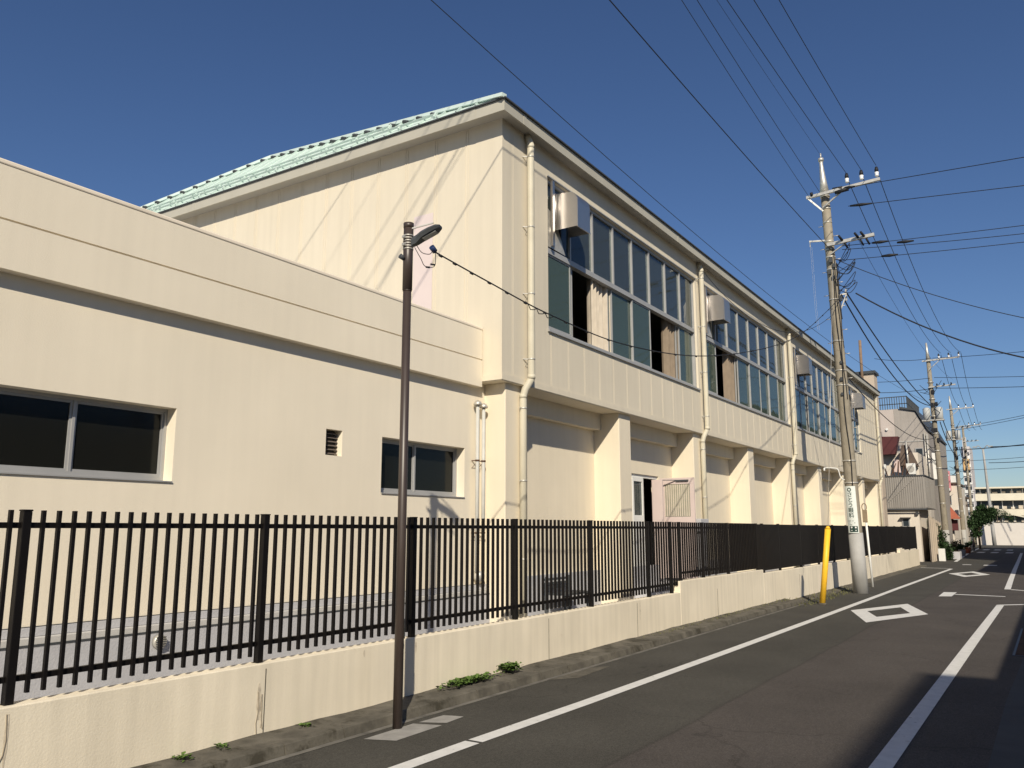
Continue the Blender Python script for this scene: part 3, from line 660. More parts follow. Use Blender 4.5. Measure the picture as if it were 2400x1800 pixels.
# ================================================================== UTILITY POLES
PG='concrete utility poles along the left side of the street'
def pole_tube(par,b,t,r0,r1,z1,m=M_pole,name='pole'):
    a=MB(); b=Vector(b);t=Vector(t); a.tube([b.lerp(t,k/6) for k in range(7)],[r0+(r1-r0)*k/6 for k in range(7)],20); return a.build(name,m,par)
def insul(par,x,y,z,s=1.0):
    a=MB(); a.tube([(x,y,z),(x,y,z+.03*s),(x,y,z+.05*s),(x,y,z+.11*s),(x,y,z+.13*s)],[.03*s,.055*s,.04*s,.055*s,.03*s],10); i=a.build('insulator',M_porc,par)
    a=MB(); a.tube([(x,y,z+.13*s),(x,y,z+.18*s),(x,y,z+.26*s)],[.045*s,.05*s,.03*s],10); a.build('insulator_cover',M_wire,i)
up=thing('utility_pole','tall weathered concrete utility pole with a vertical white clinic sign near its foot','utility pole',(22.9,4.26,0),PG)
B=Vector((22.9,4.26,0)); T=Vector((22.865,4.46,10.75))
pole_tube(up,B,T,.178,.112,10.75)
a=MB(); a.tube([B+Vector((0,0,-.01)),B.lerp(T,.14)],[.186,.176],20); a.build('base_sleeve',M_polebase,up)
a=MB(); a.tube([T,Vector((22.86,4.48,11.15)),Vector((22.86,4.50,11.62)),Vector((22.86,4.50,11.72))],[.125,.085,.05,.05],14); a.tube([(22.86,4.50,11.72),(22.86,4.50,11.80)],.075,10); a.tube([(22.86,4.50,11.8),(22.86,4.50,11.95)],.02,8); a.build('pole_top',M_galv,up)
a=MB(); a.bar((22.62,4.90,10.64),(22.62,3.0,10.75),.075,.075); a.bar((22.70,4.5,10.30),(22.66,3.95,10.66),.03,.04); a.bar((22.70,4.5,10.2),(22.62,4.85,10.6),.03,.04); ca=a.build('crossarm',M_galv,up)
for y in (3.82,3.45,3.07): insul(ca,22.62,y,10.83,1.05)
a=MB(); a.tube([(22.6,4.75,10.66),(22.55,4.75,10.74)],.04,8); a.tube([(22.62,4.15,10.62),(22.62,3.80,10.66)],[.05,.06],8); a.tube([(22.66,4.2,10.75),(22.6,3.95,10.72)],.045,8); a.build('strain_insulator',M_wire,ca)
a=MB(); a.bar((22.66,4.45,9.2),(22.64,3.25,9.26),.075,.085); a.bar((22.75,4.4,8.95),(22.68,3.95,9.2),.03,.03); c2=a.build('crossarm',M_galv,up)
a=MB()
for y in (4.05,3.65,3.5): a.tube([(22.62,y,9.25),(22.45,y+.05,9.33)],[.035,.03],8); a.tube([(22.62,y-.05,9.18),(22.75,y-.1,9.05)],[.03,.025],8)
a.build('strain_insulator',M_wire,c2)
a=MB(); a.bar((22.8,4.5,9.38),(22.75,4.93,9.42),.04,.04); a.bar((22.75,4.91,9.42),(22.75,4.91,9.25),.02,.03); a.build('side_arm',M_galv,up)
a=MB()
rr=random.Random(3)
for zz,tt in ((10.66,.13),(10.3,.122),(9.9,.12),(9.35,.122),(9.12,.125),(8.9,.128),(8.55,.13),(7.7,.138),(6.55,.142),(5.75,.146),(5.35,.148),(3.35,.165),(2.78,.17)):
    c=B.lerp(T,zz/10.75); ring(a,c,tt-.005,.035,.010,16)
a.build('band',M_galv,up)
a=MB()
for k in range(22):
    zz=2.9+k*.33; c=B.lerp(T,zz/10.75); s=1 if k%2 else -1; q=.178-.066*zz/10.75
    a.tube([c+Vector((.02,s*q*.9,0)),c+Vector((.02,s*(q+.13),0))],.009,6)
a.build('step_bolt',M_galv,up)
# vertical cables, boxes and loops hugging the shaft
a=MB()
for k in range(4):
    ang=R(200+k*22); z0=rr.uniform(4.6,7.4) if k else 2.7; z1=rr.uniform(8.3,9.2); P=[]
    for i in range(12):
        zz=z0+(z1-z0)*i/11; c=B.lerp(T,zz/10.75); q=.19-.066*zz/10.75+.01; an=ang+.12*math.sin(i*1.3+k); P.append(c+Vector((math.cos(an)*q,math.sin(an)*q,0)))
    a.tube(bez(P,4),rr.choice((.006,.009,.012)),6)
for k in range(9):
    z0=rr.uniform(8.0,9.1); c=B.lerp(T,z0/10.75); an=R(rr.uniform(200,300)); e=c+Vector((math.cos(an)*.5,math.sin(an)*.6,rr.uniform(-.3,.3)))
    a.tube(bez([c,c.lerp(e,.5)+Vector((0,-.1,-.25)),e,c+Vector((.02,-.1,-.35))],7),.009,5)
a.build('service_cable',M_wire,up)
a=MB()
for zz,an,sz in ((8.78,190,.09),(8.62,215,.07),(8.45,170,.08),(8.3,200,.06),(7.72,265,.09),(5.95,200,.05),(5.5,190,.06),(5.1,185,.05)):
    c=B.lerp(T,zz/10.75); q=.16; p=c+Vector((math.cos(R(an))*q,math.sin(R(an))*q,0)); a.box(p.x-sz/2,p.x+sz/2,p.y-sz/2,p.y+sz/2,p.z-sz*.8,p.z+sz*.8)
a.build('cable_box',M_dark,up)
a=MB(); c=B.lerp(T,7.8/10.75); a.bar(c,c+Vector((.05,-.34,.05)),.04,.04); a.bar(c+Vector((0,0,-.75)),c+Vector((.03,-.30,.0)),.025,.03); a.bar(c+Vector((.05,-.30,-.15)),c+Vector((.05,-.30,.18)),.04,.04); a.build('cable_bracket',M_galv,up)
a=MB(); c=B.lerp(T,2.85/10.75); a.tube(bez([(c.x-.08,c.y+.10,2.85),(c.x-.1,c.y+.22,2.92),(c.x-.12,c.y+.27,3.12),(c.x-.15,c.y+.36,3.17),(c.x-.2,c.y+.60,3.18)],5),.013,8); a.tube([(c.x-.2,c.y+.60,3.18),(c.x-.2,c.y+.60,3.10)],[.018,.028],10); fa=a.build('arm_lamp',M_white,up,label='small white curved arm fitting projecting from the pole above the sign')
# wrapped sign
SCN=Vector((22.885,4.305)); SR=.181
def wrap(x,z,off=0.0):   # x metres across (positive to the right as seen), z height
    an=R(183)+x/(SR+off); rad=SR+off-.0012*(z-1.5)*3; return (SCN.x+math.cos(an)*rad,SCN.y+math.sin(an)*rad+(z-2.1)*.018,z)
def wrapquad(a,x0,x1,z0,z1,off,n=10,nz=3):
    for i in range(n):
        for j in range(nz):
            xa=x0+(x1-x0)*i/n; xb=x0+(x1-x0)*(i+1)/n; za=z0+(z1-z0)*j/nz; zb=z0+(z1-z0)*(j+1)/nz
            a.poly([wrap(xa,za,off),wrap(xb,za,off),wrap(xb,zb,off),wrap(xa,zb,off)],True)
a=MB(); wrapquad(a,-.165,.125,1.50,2.69,.004,14,4); sg=a.build('advert_sign',M_sign,up)
def wraptext(txt,cx,cz,size,off,m,par,name='sign_lettering'):
    c=bpy.data.curves.new('lettering','FONT'); c.body=txt; c.size=size; c.align_x='CENTER'; c.align_y='CENTER'; c.offset=size*.018
    to=bpy.data.objects.new('lettering',c); COL.objects.link(to); bpy.context.view_layer.update()
    dgp=bpy.context.evaluated_depsgraph_get(); me=bpy.data.meshes.new_from_object(to.evaluated_get(dgp)); bpy.data.objects.remove(to)
    off0=world(par)
    for vv in me.vertices: vv.co=Vector(wrap(cx+vv.co.x,cz+vv.co.y,off))-off0
    me.materials.clear(); me.materials.append(m); me.name=name; o=bpy.data.objects.new(name,me); COL.objects.link(o); o.parent=par; return o
M_ink=mat('sign_ink',(.03,.06,.05),.6,var=.02)
a=MB(); n=24
for i in range(n):
    t0=2*math.pi*i/n; t1=2*math.pi*(i+1)/n; r0,r1=.028,.052
    a.poly([wrap(-.035+math.cos(t0)*r0,2.60+math.sin(t0)*r0,.007),wrap(-.035+math.cos(t0)*r1,2.60+math.sin(t0)*r1,.007),wrap(-.035+math.cos(t1)*r1,2.60+math.sin(t1)*r1,.007),wrap(-.035+math.cos(t1)*r0,2.60+math.sin(t1)*r0,.007)])
a.build('sign_emblem',M_ink,sg)
for i,ch in enumerate('さとう眼科'):
    wraptext(ch,-.03,2.47-.133*i,.135,.007,M_ink,sg)
a=MB(); wrapquad(a,-.10,.10,1.525,1.675,.007,8,2); pl=a.build('sign_plate',M_signdark,sg)
a=MB()
for cx in (-.05,.05):
    for cz,r1 in ((1.64,.022),(1.565,.014)):
        a.poly([wrap(cx+math.cos(2*math.pi*i/12)*r1,cz+math.sin(2*math.pi*i/12)*r1,.010) for i in range(12)])
a.build('sign_mark',M_white,pl)
a=MB()
for x0,x1,z0 in ((-.13,-.05,1.80),(-.02,.01,1.80),(-.10,-.08,1.77),(-.10,-.08,1.73),(.02,.05,1.75),(-.10,-.03,1.70)):
    wrapquad(a,x0,x1,z0,z0+.012,.007,2,1)
a.build('sign_smallprint',M_ink,sg)

def far_pole(label,b,h,top=1.0,arms=True,trans=False,r0=.17,sleeve=True,hb=0):
    t=thing('utility_pole',label,'utility pole',b,PG); b=Vector(b); T=b+Vector((0,.12,h-top))
    pole_tube(t,b,T,r0,r0*.62,h)
    if sleeve:
        a=MB(); a.tube([b,b+Vector((0,.02,1.55))],[r0+.01,r0+.005],16); a.build('base_sleeve',M_polebase,t)
    if top>0:
        a=MB(); a.tube([T,T+Vector((0,.02,top*.5)),T+Vector((0,.03,top))],[r0*.66,.07,.045],12); a.build('pole_top',M_galv,t)
    if arms:
        y0=T.y+.3; z=T.z-.05
        a=MB(); a.bar((b.x-.15,y0,z),(b.x-.15,y0-1.85,z+.05),.08,.08); a.bar((b.x-.1,T.y,z-.5),(b.x-.12,T.y-.6,z),.03,.04); c=a.build('crossarm',M_galv,t)
        for k in range(3): insul(c,b.x-.15,y0-.85-.49*k,z+.08,1.0)
        a=MB(); a.bar((b.x-.15,T.y+.1,z-1.5),(b.x-.15,T.y-1.25,z-1.45),.07,.07); c=a.build('crossarm',M_galv,t)
        a=MB(); 
        for k in range(3): a.tube([(b.x-.2,T.y-.35-.35*k,z-1.42),(b.x-.35,T.y-.35-.35*k,z-1.38)],.04,6)
        a.build('strain_insulator',M_wire,c)
    if trans:
        a=MB()
        for yy in (-.32,.30): a.tube([(b.x-.1,T.y+yy,hb),(b.x-.1,T.y+yy,hb+.05),(b.x-.1,T.y+yy,hb+.62),(b.x-.1,T.y+yy,hb+.68)],[.14,.19,.19,.10],14)
        a.build('transformer',M_greytrans,t)
        a=MB(); a.bar((b.x-.1,T.y-.55,hb-.04),(b.x-.1,T.y+.55,hb-.04),.3,.07); a.build('platform',M_galv,t)
    q=random.Random(int(b.x)); a=MB()
    for k in range(10):
        z0=q.uniform(h*.42,h*.8); c=b.lerp(T,z0/(h-top)); an=q.uniform(0,6.28); e=c+Vector((math.cos(an)*.5,math.sin(an)*.6,q.uniform(-.5,.5)))
        a.tube(bez([c,c.lerp(e,.5)+Vector((0,0,-.2)),e,c+Vector((0,0,-.5))],5),.014,5)
    for k in range(7):
        z0=q.uniform(h*.5,h*.78); c=b.lerp(T,z0/(h-top)); a.box(c.x-.18,c.x-.05,c.y-.16+.05*k-.1,c.y-.02+.05*k-.1,z0,z0+.22)
    a.build('service_cable',M_wire,t)
    a=MB()
    for k in range(8): zz=h*.25+k*h*.08; ring(a,b.lerp(T,zz/(h-top)),r0*.85,.05,.02,12)
    a.build('band',M_galv,t)
    return t
M_greytrans=mat('transformer_grey',(.42,.43,.42),.5,var=.06)
far_pole('concrete utility pole with two grey transformers, second pole along the street',(50.67,4.9,0),11.9,trans=True,hb=7.55)
far_pole('concrete utility pole, third along the street, beside the red roofed house',(71.6,5.71,0),11.76,trans=True,hb=8.4)
far_pole('thin utility pole, fourth along the street, near the trees and white wall',(90.0,6.35,0),11.4,top=0,arms=True,sleeve=False,r0=.15)
sp=thing('street_light','far grey light pole with two short arms before the white end wall','street lamp',(96.5,5.1,0))
pole_tube(sp,(96.5,5.1,0),(96.5,5.3,9.6),.19,.09,9.6,m=M_polebase)
for s in (-1,1):
    a=MB(); a.tube(bez([(96.5,5.3,9.5),(96.4,5.3+.35*s,9.95),(96.4,5.3+.55*s,9.9)],5),.04,6); a.box(96.3,96.5,5.3+.5*s,5.3+.9*s if s>0 else 5.3+.5*s+.01,9.8,9.9) if s>0 else a.box(96.3,96.5,5.3-.9,5.3-.5,9.8,9.9); a.build('lamp_arm',M_polebase,sp)
# yellow guarded guy wire
gw=thing('guy_wire_guard','leaning bright yellow plastic guard round a guy wire in front of the black fence','guy wire guard',(19.0,4.36,0))
a=MB(); a.tube([(19.08,4.35,.0),(19.16,4.155,1.60)],.062,16); a.tube([(19.16,4.155,1.60),(19.17,4.15,1.66)],[.062,.03],16); a.build('guard',M_yellow,gw)
a=MB(); a.tube([(19.17,4.15,1.64),(22.4,4.3,8.4)],.007,5); a.build('guy_wire',M_galv,gw)
a=MB(); a.tube([(19.08,4.35,-.02),(19.08,4.35,.03)],.085,12); a.build('anchor',M_kerb,gw)
# white post with brown board and loop
wp=thing('sign_post','thin white post with a narrow round topped brown board beyond the clinic sign pole','sign post',(25.55,4.43,0))
a=MB(); a.tube([(25.55,4.43,0),(25.54,4.48,1.80)],.030,12); a.build('post',M_white,wp)
a=MB(); a.box(25.50,25.52,4.43,4.56,1.79,2.14); a.build('board',M_brownboard,wp,bevel=.004)
a=MB(); pts=[(25.51,4.50+.062*math.cos(t),2.22+.10*math.sin(t)) for t in [2*math.pi*i/20 for i in range(21)]]; a.tube(pts,.013,6,cap=False); a.build('loop',M_brownboard,wp)
# ================================================================== WIRES
WG='overhead wires between the utility poles'
def wire(A,B_,sag,r,label,seg=26):
    A=Vector(A);B_=Vector(B_); P=[]
    for i in range(seg+1): t=i/seg; p=A.lerp(B_,t); p.z-=4*sag*t*(1-t); P.append(p)
    a=MB(); a.tube(P,r,5,cap=False); o=a.build('overhead_wire',M_wire,origin=tuple(A)); o['label']=label; o['category']='wire'; o['group']=WG; return o
wire((22.6,3.82,11.1),(-6,4.48,11.25),.23,.0075,'wire running up out of frame from the white insulator closest to the nearest pole top')
wire((22.6,3.45,11.12),(-6,4.04,11.26),.23,.0075,'wire running up out of frame from the middle white insulator of the nearest pole')
wire((22.6,3.07,11.14),(-6,3.70,11.27),.23,.0075,'wire running up out of frame from the outermost white insulator of the nearest pole')
wire((22.86,4.5,11.9),(-6,4.58,11.87),.23,.004,'faint thin wire reaching the very tip of the nearest utility pole from above')
wire((22.6,4.8,10.6),(-6,3.75,10.49),.23,.006,'thin wire ending at the left stub of the nearest pole upper crossarm')
wire((22.7,4.55,10.75),(-6,3.76,10.63),.23,.0065,'thin wire passing just left of the pole top below its white tip')
wire((22.85,4.4,9.1),(-6,4.55,8.95),.23,.009,'thick lone black cable crossing the sky from top centre to the nearest pole')
wire((50.6,4.95,8.4),(.5,7.32,10.12),1.12,.007,'thin cable passing over the gym eave from the top left towards the second pole')
wire((22.6,3.82,11.0),(50.52,4.35,11.2),.74,.010,'wire from the first insulator of the nearest pole to the second pole')
wire((22.6,3.45,11.02),(50.52,3.86,11.18),.92,.010,'wire from the middle insulator of the nearest pole to the second pole')
wire((22.6,3.07,11.04),(50.52,3.37,11.14),1.01,.010,'wire from the outermost insulator of the nearest pole to the second pole')
wire((22.8,4.2,7.8),(50.6,4.75,8.4),1.02,.020,'left one of two thick black cables dropping from the nearest pole past the chimney')
wire((22.8,4.05,7.8),(50.6,4.65,7.9),.43,.020,'right one of two thick black cables dropping from the nearest pole past the chimney')
wire((22.6,3.65,9.2),(50.6,3.9,9.7),.6,.005,'very faint wire below the lower crossarm of the nearest pole heading down the street')
wire((22.6,3.95,10.7),(20.89,-4.15,9.68),.0,.010,'uppermost wire crossing the street to the right edge of the frame')
wire((22.7,3.85,10.2),(22.49,-4.17,9.41),.0,.010,'second highest wire crossing to the right edge, with dark sleeve near the pole')
wire((22.8,4.1,9.15),(23.09,-4.08,8.82),.06,.009,'upper of two close wires crossing right from the lower crossarm')
wire((22.8,4.1,9.05),(23.2,-4.06,8.62),.10,.009,'lower of two close wires crossing right from the lower crossarm')
wire((22.8,4.1,8.75),(23.3,-4.04,8.42),.05,.009,'wire with dark sleeve crossing right just below the close pair of wires')
wire((22.8,4.2,8.75),(23.12,-3.87,5.56),.52,.010,'thin cable sloping down right across the sky from below the nearest lower crossarm')
wire((22.85,3.85,7.80),(22.18,-3.77,5.0),.89,.019,'thick cable sloping down right across the sky from the nearest pole bracket')
for A_,B2,tx in (((22.62,3.75,10.66),(22.60,3.55,10.62),'a'),((22.7,3.85,10.2),(22.66,3.3,10.15),'b')): pass
a=MB()
for p,q in (((22.62,3.95,10.70),(22.55,3.62,10.66)),((22.70,3.80,10.195),(22.68,3.25,10.14)),((22.83,3.35,9.10),(22.85,2.95,9.08)),((22.85,2.75,9.00),(22.87,2.35,8.98)),((22.85,3.15,8.70),(22.87,2.75,8.68))): a.tube([p,Vector(p).lerp(Vector(q),.5),q],[.025,.045,.02],8)
o=a.build('wire_sleeve',M_wire,parent=up)
wire((50.67,4.8,11.0),(44.61,-4.64,9.93),.15,.014,'highest of the far wires crossing right from the second pole')
wire((50.67,4.8,9.9),(48.66,-5.34,8.95),.1,.014,'second of the far wires crossing right from the second pole')
wire((50.67,4.8,9.3),(49.21,-5.34,8.58),.1,.016,'third of the far wires crossing right from the second pole')
wire((50.67,4.9,11.0),(47.5,7.3,10.7),.12,.014,'far wire running left from the top arm of the second pole')
wire((50.67,4.9,9.9),(47.6,8.2,9.5),.08,.014,'far wire running left from the middle of the second pole')
wire((50.67,4.9,9.3),(47.8,7.6,8.9),.08,.016,'lower far wire running left from the second pole to the roof terrace')
wire((71.6,5.6,9.3),(57.67,-1.92,8.82),.1,.016,'upper far wire crossing right from the third pole')
wire((71.6,5.6,9.1),(57.67,-1.92,8.70),.1,.016,'far wire just under the upper one crossing right from the third pole')
wire((71.6,5.6,7.6),(56.21,-1.4,6.67),.1,.016,'lowest far wire crossing right from the third pole above the school roof')
for k,(y1,y2,z2) in enumerate(((4.35,5.31,10.99),(3.86,4.79,11.0),(3.37,4.29,11.0))):
    wire((50.5,y1,11.1),(71.45,y2,z2),.55,.013,('left','middle','right')[k]+' one of three wires between the tops of the second and third poles')
    wire((71.45,y2,z2),(89.85,y2+.55,10.9),.5,.015,('left','middle','right')[k]+' one of three wires between the tops of the third and fourth poles')
wire((50.6,4.7,8.2),(71.6,5.5,8.2),.8,.024,'thick sagging cable between the second and third poles at mid height')
wire((50.6,4.7,7.4),(71.6,5.5,7.2),.7,.024,'lower thick sagging cable between the second and third poles')
wire((71.6,5.5,7.8),(90,6.3,7.6),.6,.024,'thick sagging cable between the third and fourth poles')
wire((22.9,4.3,5.7),(50.6,4.95,6.6),.75,.014,'low cable sagging past the far end of the gym towards the second pole')
wire((96.4,4.6,9.8),(88,-3,9.5),.15,.045,'sunlit far cable running right from the far double lamp')
wire((96.4,4.9,8.2),(88,-3,8.0),.15,.03,'lower sunlit far cable running right past the far double lamp')
for z,l in ((12.6,'topmost'),(11.5,'middle'),(10.6,'lowest')):
    wire((96,9,z-3.0),(84,-3,z-3.4),.2,.02,l+' of three hair thin distant wires above the school roof')
a=MB()
for y0 in (4.91,4.87): a.tube([(22.75,y0,9.25),(22.76,y0-.02,7.5),(22.77,y0-.05,6.9)],.002,5,cap=False)
o=a.build('hanging_line',M_galv,up)
wire((22.8,4.45,7.3),(16.9,5.95,7.2),.9,.006,'thin service wire from the nearest pole to the gym eave near the second downpipe')

# ================================================================== WEEDS
def weed(name,label,c,s,n,h):
    q=random.Random(int(c[0]*37)); a=MB()
    for i in range(n):
        x=c[0]+q.gauss(0,s*.5); y=c[1]+q.uniform(-.07,.06); z=c[2]+q.uniform(0,h*.5)
        an=q.uniform(0,6.28); ln=q.uniform(.02,.05)*(1+h*3); wd=ln*.38; up_=q.uniform(.2,1.0)
        d=Vector((math.cos(an),math.sin(an),up_)).normalized(); s_=d.cross(Vector((0,0,1))).normalized()*wd
        p=Vector((x,y,z)); m=p+d*ln*.5; e=p+d*ln+Vector((0,0,-ln*.2))
        a.poly([p,m-s_,e,m+s_])
    o=a.build(name,M_leaf,origin=c); o['label']=label; o['category']='weeds'; return o
weed('weed_clump','broad low clump of bright green weeds beyond the street lamp at the wall foot',(6.98,5.03,.10),.34,520,.075)
weed('weed_clump','small taller tuft of green weeds just right of the broad clump',(7.75,5.05,.11),.12,300,.12)
weed('weed_clump','tiny weed sprig at the wall foot in the bottom left foreground',(3.72,5.05,.08),.06,34,.05)
weed('weed_clump','sparse dry sprig at the wall foot left of the street lamp',(4.05,5.06,.08),.035,20,.06)
weed('weed_clump','small sprig on the kerb edge left of the pale patch',(4.82,5.05,.08),.035,16,.04)
q=random.Random(5)
gs=MB()
for i in range(900):
    x=q.uniform(11,24.5) if i<520 else q.uniform(18.3,24.5); y=q.uniform(4.9,5.08) if x<18.3 else q.uniform(4.45,5.08); an=q.uniform(0,6.28); ln=q.uniform(.02,.07 if x>18 else .035)
    d=Vector((math.cos(an)*.6,math.sin(an)*.6,1)).normalized(); s_=d.cross(Vector((0,0,1))).normalized()*ln*.16; z=.10 if x<19 else .02
    if y<4.84: z=0
    p=Vector((x,y,z)); gs.poly([p-s_,p+s_,p+d*ln])
o=gs.build('grass_tufts',mat('dry_grass',(.13,.13,.05),.8,var=.3,vs=15)); o['label']='short dry grass along the wall foot'; o['category']='grass'; o['kind']='stuff'

# ================================================================== HOUSES BEYOND THE WALL
def house_win(par,x0,x1,y0,y1,z0,z1,name='window',m=M_glassdark):
    a=MB(); a.box(x0,x1,y0,y1,z0,z1); w_=a.build(name,M_alu,par); 
    e=.02
    a=MB()
    if abs(x1-x0)<abs(y1-y0): a.box(x0-.006,x0-.001,y0+.05,y1-.05,z0+.05,z1-.05)
    else: a.box(x0+.05,x1-.05,y0-.006,y0-.001,z0+.05,z1-.05)
    a.build('pane',m,w_); return w_
ch=thing('rooftop_tower','cream block with dark capping and rusty chimney pipe behind the far gym roof','building',(45,8,0))
a=MB(); a.box(43.5,44.4,6.78,9.2,0,9.2); a.build('wall',mat('tower_cream',(.50,.42,.34),.85,var=.06),ch)
a=MB(); a.box(43.4,44.5,6.70,9.3,9.2,9.34); a.build('roof',M_dark,ch)
a=MB(); a.tube([(43.3,7.30,8.3),(43.3,7.27,10.9)],.07,10); a.build('chimney',mat('rust_pipe',(.22,.15,.10),.8,var=.2,vs=8),ch)
tn=thing('tin_house','small house with corrugated grey tin upper storey over a cream ground floor','house',(47,6.2,0))
a=MB(); 
yy=5.22; pts=[]
a.box(46.03,50,5.23,9.2,2.62,4.22); 
a.build('upper_wall',M_tin,tn)
a=MB()
y=5.25
while y<9.1: a.box(46.0,46.029,y,y+.045,2.66,4.20); y+=.10
x=46.05
while x<49.9: a.box(x,x+.045,5.20,5.229,2.66,4.20); x+=.10
a.build('corrugation',M_tin,tn)
a=MB(); a.box(45.98,50.05,5.17,9.2,4.221,4.28); a.box(45.98,46.0,5.18,9.2,2.55,2.62); a.build('trim',M_dark,tn)
a=MB(); a.bar((45.99,5.7,4.1),(45.99,7.2,2.7),.03,.05,up=(1,0,0)); a.build('shadow_batten',M_tin,tn)
a=MB(); a.box(46.25,50,5.60,9.2,0,2.60); a.build('ground_floor_wall',M_housewhite,tn)
house_win(tn,46.20,46.249,6.05,6.40,1.70,2.15)
a=MB(); a.box(46.0,46.249,5.98,6.47,2.16,2.20); a.build('window_hood',M_greywall,tn)
a=MB(); a.box(46.12,46.24,5.63,5.75,2.30,2.45); a.build('wall_lamp',M_dark,tn)
# terrace clutter
for (y0,w_,l) in ((5.62,.42,'white outdoor unit on the right of the tin house terrace'),(7.0,.45,'white outdoor unit on the tin house terrace below the maroon sheet')):
    t=thing('outdoor_unit',l,'air conditioner',(46.6,y0+w_/2,4.28)); a=MB(); a.box(46.4,46.7,y0,y0+w_,4.34,4.90); a.build('casing',M_white,t,bevel=.02)
    a=MB(); a.tube([(46.398,y0+w_/2,4.62),(46.38,y0+w_/2,4.62)],.17,16); a.build('fan_grille',M_galv,t); a=MB(); a.box(46.42,46.68,y0+.03,y0+.08,4.28,4.34); a.box(46.42,46.68,y0+w_-.08,y0+w_-.03,4.28,4.34); a.build('foot',M_dark,t)
t=thing('laundry_rack','jumble of rusty racks and cloth on the tin house terrace','rack',(46.5,6.3,4.28))
q=random.Random(8)
for k in range(7):
    a=MB(); y=5.9+k*.17; a.bar((46.3,y,4.28),(46.5+q.uniform(-.1,.1),y+q.uniform(-.25,.25),5.0+q.uniform(-.2,.3)),.035,.035); a.build('rail',M_rust,t)
a=MB(); a.poly([(46.45,6.3,4.45),(46.45,6.62,4.5),(46.5,6.6,5.15),(46.5,6.35,5.1)]); a.build('cloth',M_pinkc:=mat('pale_cloth',(.6,.48,.45),.9),t)
mh=thing('maroon_roof_house','old house with a maroon sheet metal roof slope and brown gable behind the tin house','house',(50,7,0))
a=MB(); a.box(50.2,54,5.9,9,0,5.75); a.build('wall',M_housewhite,mh)
a=MB(); a.prism([(6.72,6.62),(9.2,6.72),(9.2,5.66),(6.95,5.66)],0,49.5,50.1); a.build('roof_slope',M_maroon,mh)
a=MB(); a.prism([(6.78,5.0),(6.55,6.1),(6.28,6.1),(5.85,4.95)],0,49.2,50.1); a.build('gable',M_brownroof,mh)
a=MB(); a.tube([(49.1,6.25,4.4),(49.1,6.30,6.3)],.05,8); a.build('flue',M_galv,mh)
gb=thing('concrete_house','tall grey concrete house with sloping set back profile and a railed roof terrace','building',(60,7,0))
prof=[(10,0),(10,9.0),(7.32,9.0),(6.55,8.76),(6.06,7.7),(5.90,7.5),(5.98,0)]
a=MB(); a.prism(prof,0,56.02,66); a.build('wall',M_greywall,gb)
a=MB(); a.poly([(56.01,7.75,4.0),(56.01,10,4.0),(56.01,10,8.98),(56.01,7.75,8.98)]); a.poly([(56.0,7.75,4.0),(56.01,7.75,4.0),(56.01,7.75,8.98),(56.0,7.75,8.98)]); a.build('pale_wall_face',M_greypink,gb)
a=MB(); a.prism([(7.4,9.0),(6.5,8.80),(5.98,7.68),(5.84,7.45),(5.80,7.50),(5.96,7.78),(6.47,8.90),(7.4,9.12)],0,55.9,66); a.build('roof',M_dark,gb)
a=MB(); a.box(55.99,56.009,6.1,7.9,6.9,6.96); a.tube([(55.93,6.12,3),(55.93,6.12,7.4)],.04,8); a.tube([(55.93,5.99,3),(55.93,5.99,7.3)],.05,8); a.build('pipework',M_galv,gb)
a=MB(); 
for z in (9.75,9.3): a.box(56.1,56.15,6.95,10,z,z+.05); a.box(56.1,62,6.95,7.0,z,z+.05)
y=6.95
while y<10: a.box(56.1,56.14,y,y+.035,9.0,9.75); y+=.14
x=56.2
while x<62: a.box(x,x+.04,6.95,6.99,9.0,9.75); x+=.2
a.build('railing',M_dark,gb)
a=MB(); a.tube([(55.99,8.2,7.75),(55.9,8.2,7.75)],.08,10); a.build('round_vent',M_white,gb)
house_win(gb,55.97,56.009,6.25,6.7,5.6,6.5)
gf=thing('board_fence','weathered beige board fence between the tin house and the shrubs','fence',(49,5.1,0))
for k in range(6):
    a=MB(); x=46.2+k*.75; a.box(x,x+.70,5.18,5.24,0,2.15-.05*k); a.build('panel',M_fabricback,gf)
for k in range(7):
    a=MB(); x=46.16+k*.75; a.box(x-.04,x+.04,5.12,5.18,0,2.25-.05*k); a.build('post',M_fabricback,gf)
o=MB().box(47.8,48.0,4.75,5.05,0,.62).build('standing_board',M_white,origin=(47.9,4.9,0)); o['label']='small white board standing on the ground before the shrubs'; o['category']='board'
t=thing('shop_sign','tall narrow white sign box hanging beside the second pole','sign',(54.2,5.4,4.4))
a=MB(); a.box(54,54.25,5.22,5.62,4.45,6.0); a.build('sign_box',M_white,t,bevel=.03); a=MB(); a.box(54.02,54.23,5.27,5.57,4.1,4.44); a.box(54.1,54.15,5.62,5.9,5.6,5.68); a.build('sign_bracket',M_dark,t)
rh=thing('red_roof_house','low house with a red tiled porch roof and gable by the third pole','house',(68,6.5,0))
a=MB(); a.box(66.3,72,5.9,9,0,2.6); a.build('wall',M_housewhite,rh)
a=MB(); a.prism([(5.40,2.30),(9,2.30),(9,3.5),(6.2,3.5)],0,65.6,66.29); a.build('roof',M_redtile,rh)
a=MB(); a.prism([(6.25,3.55),(6.9,4.25),(8.2,3.55)],0,65.8,70); a.build('gable_roof',M_redtile,rh)
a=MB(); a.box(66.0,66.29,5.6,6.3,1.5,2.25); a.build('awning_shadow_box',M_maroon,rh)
wh=thing('white_shop_house','white two storey shop house with small upper windows behind the red roof','house',(76,6.5,0))
a=MB(); a.prism([(9,0),(9,5.1),(6.15,5.1),(6.0,4.9),(6.1,0)],0,73.5,79.5); a.build('wall',M_housewhite,wh)
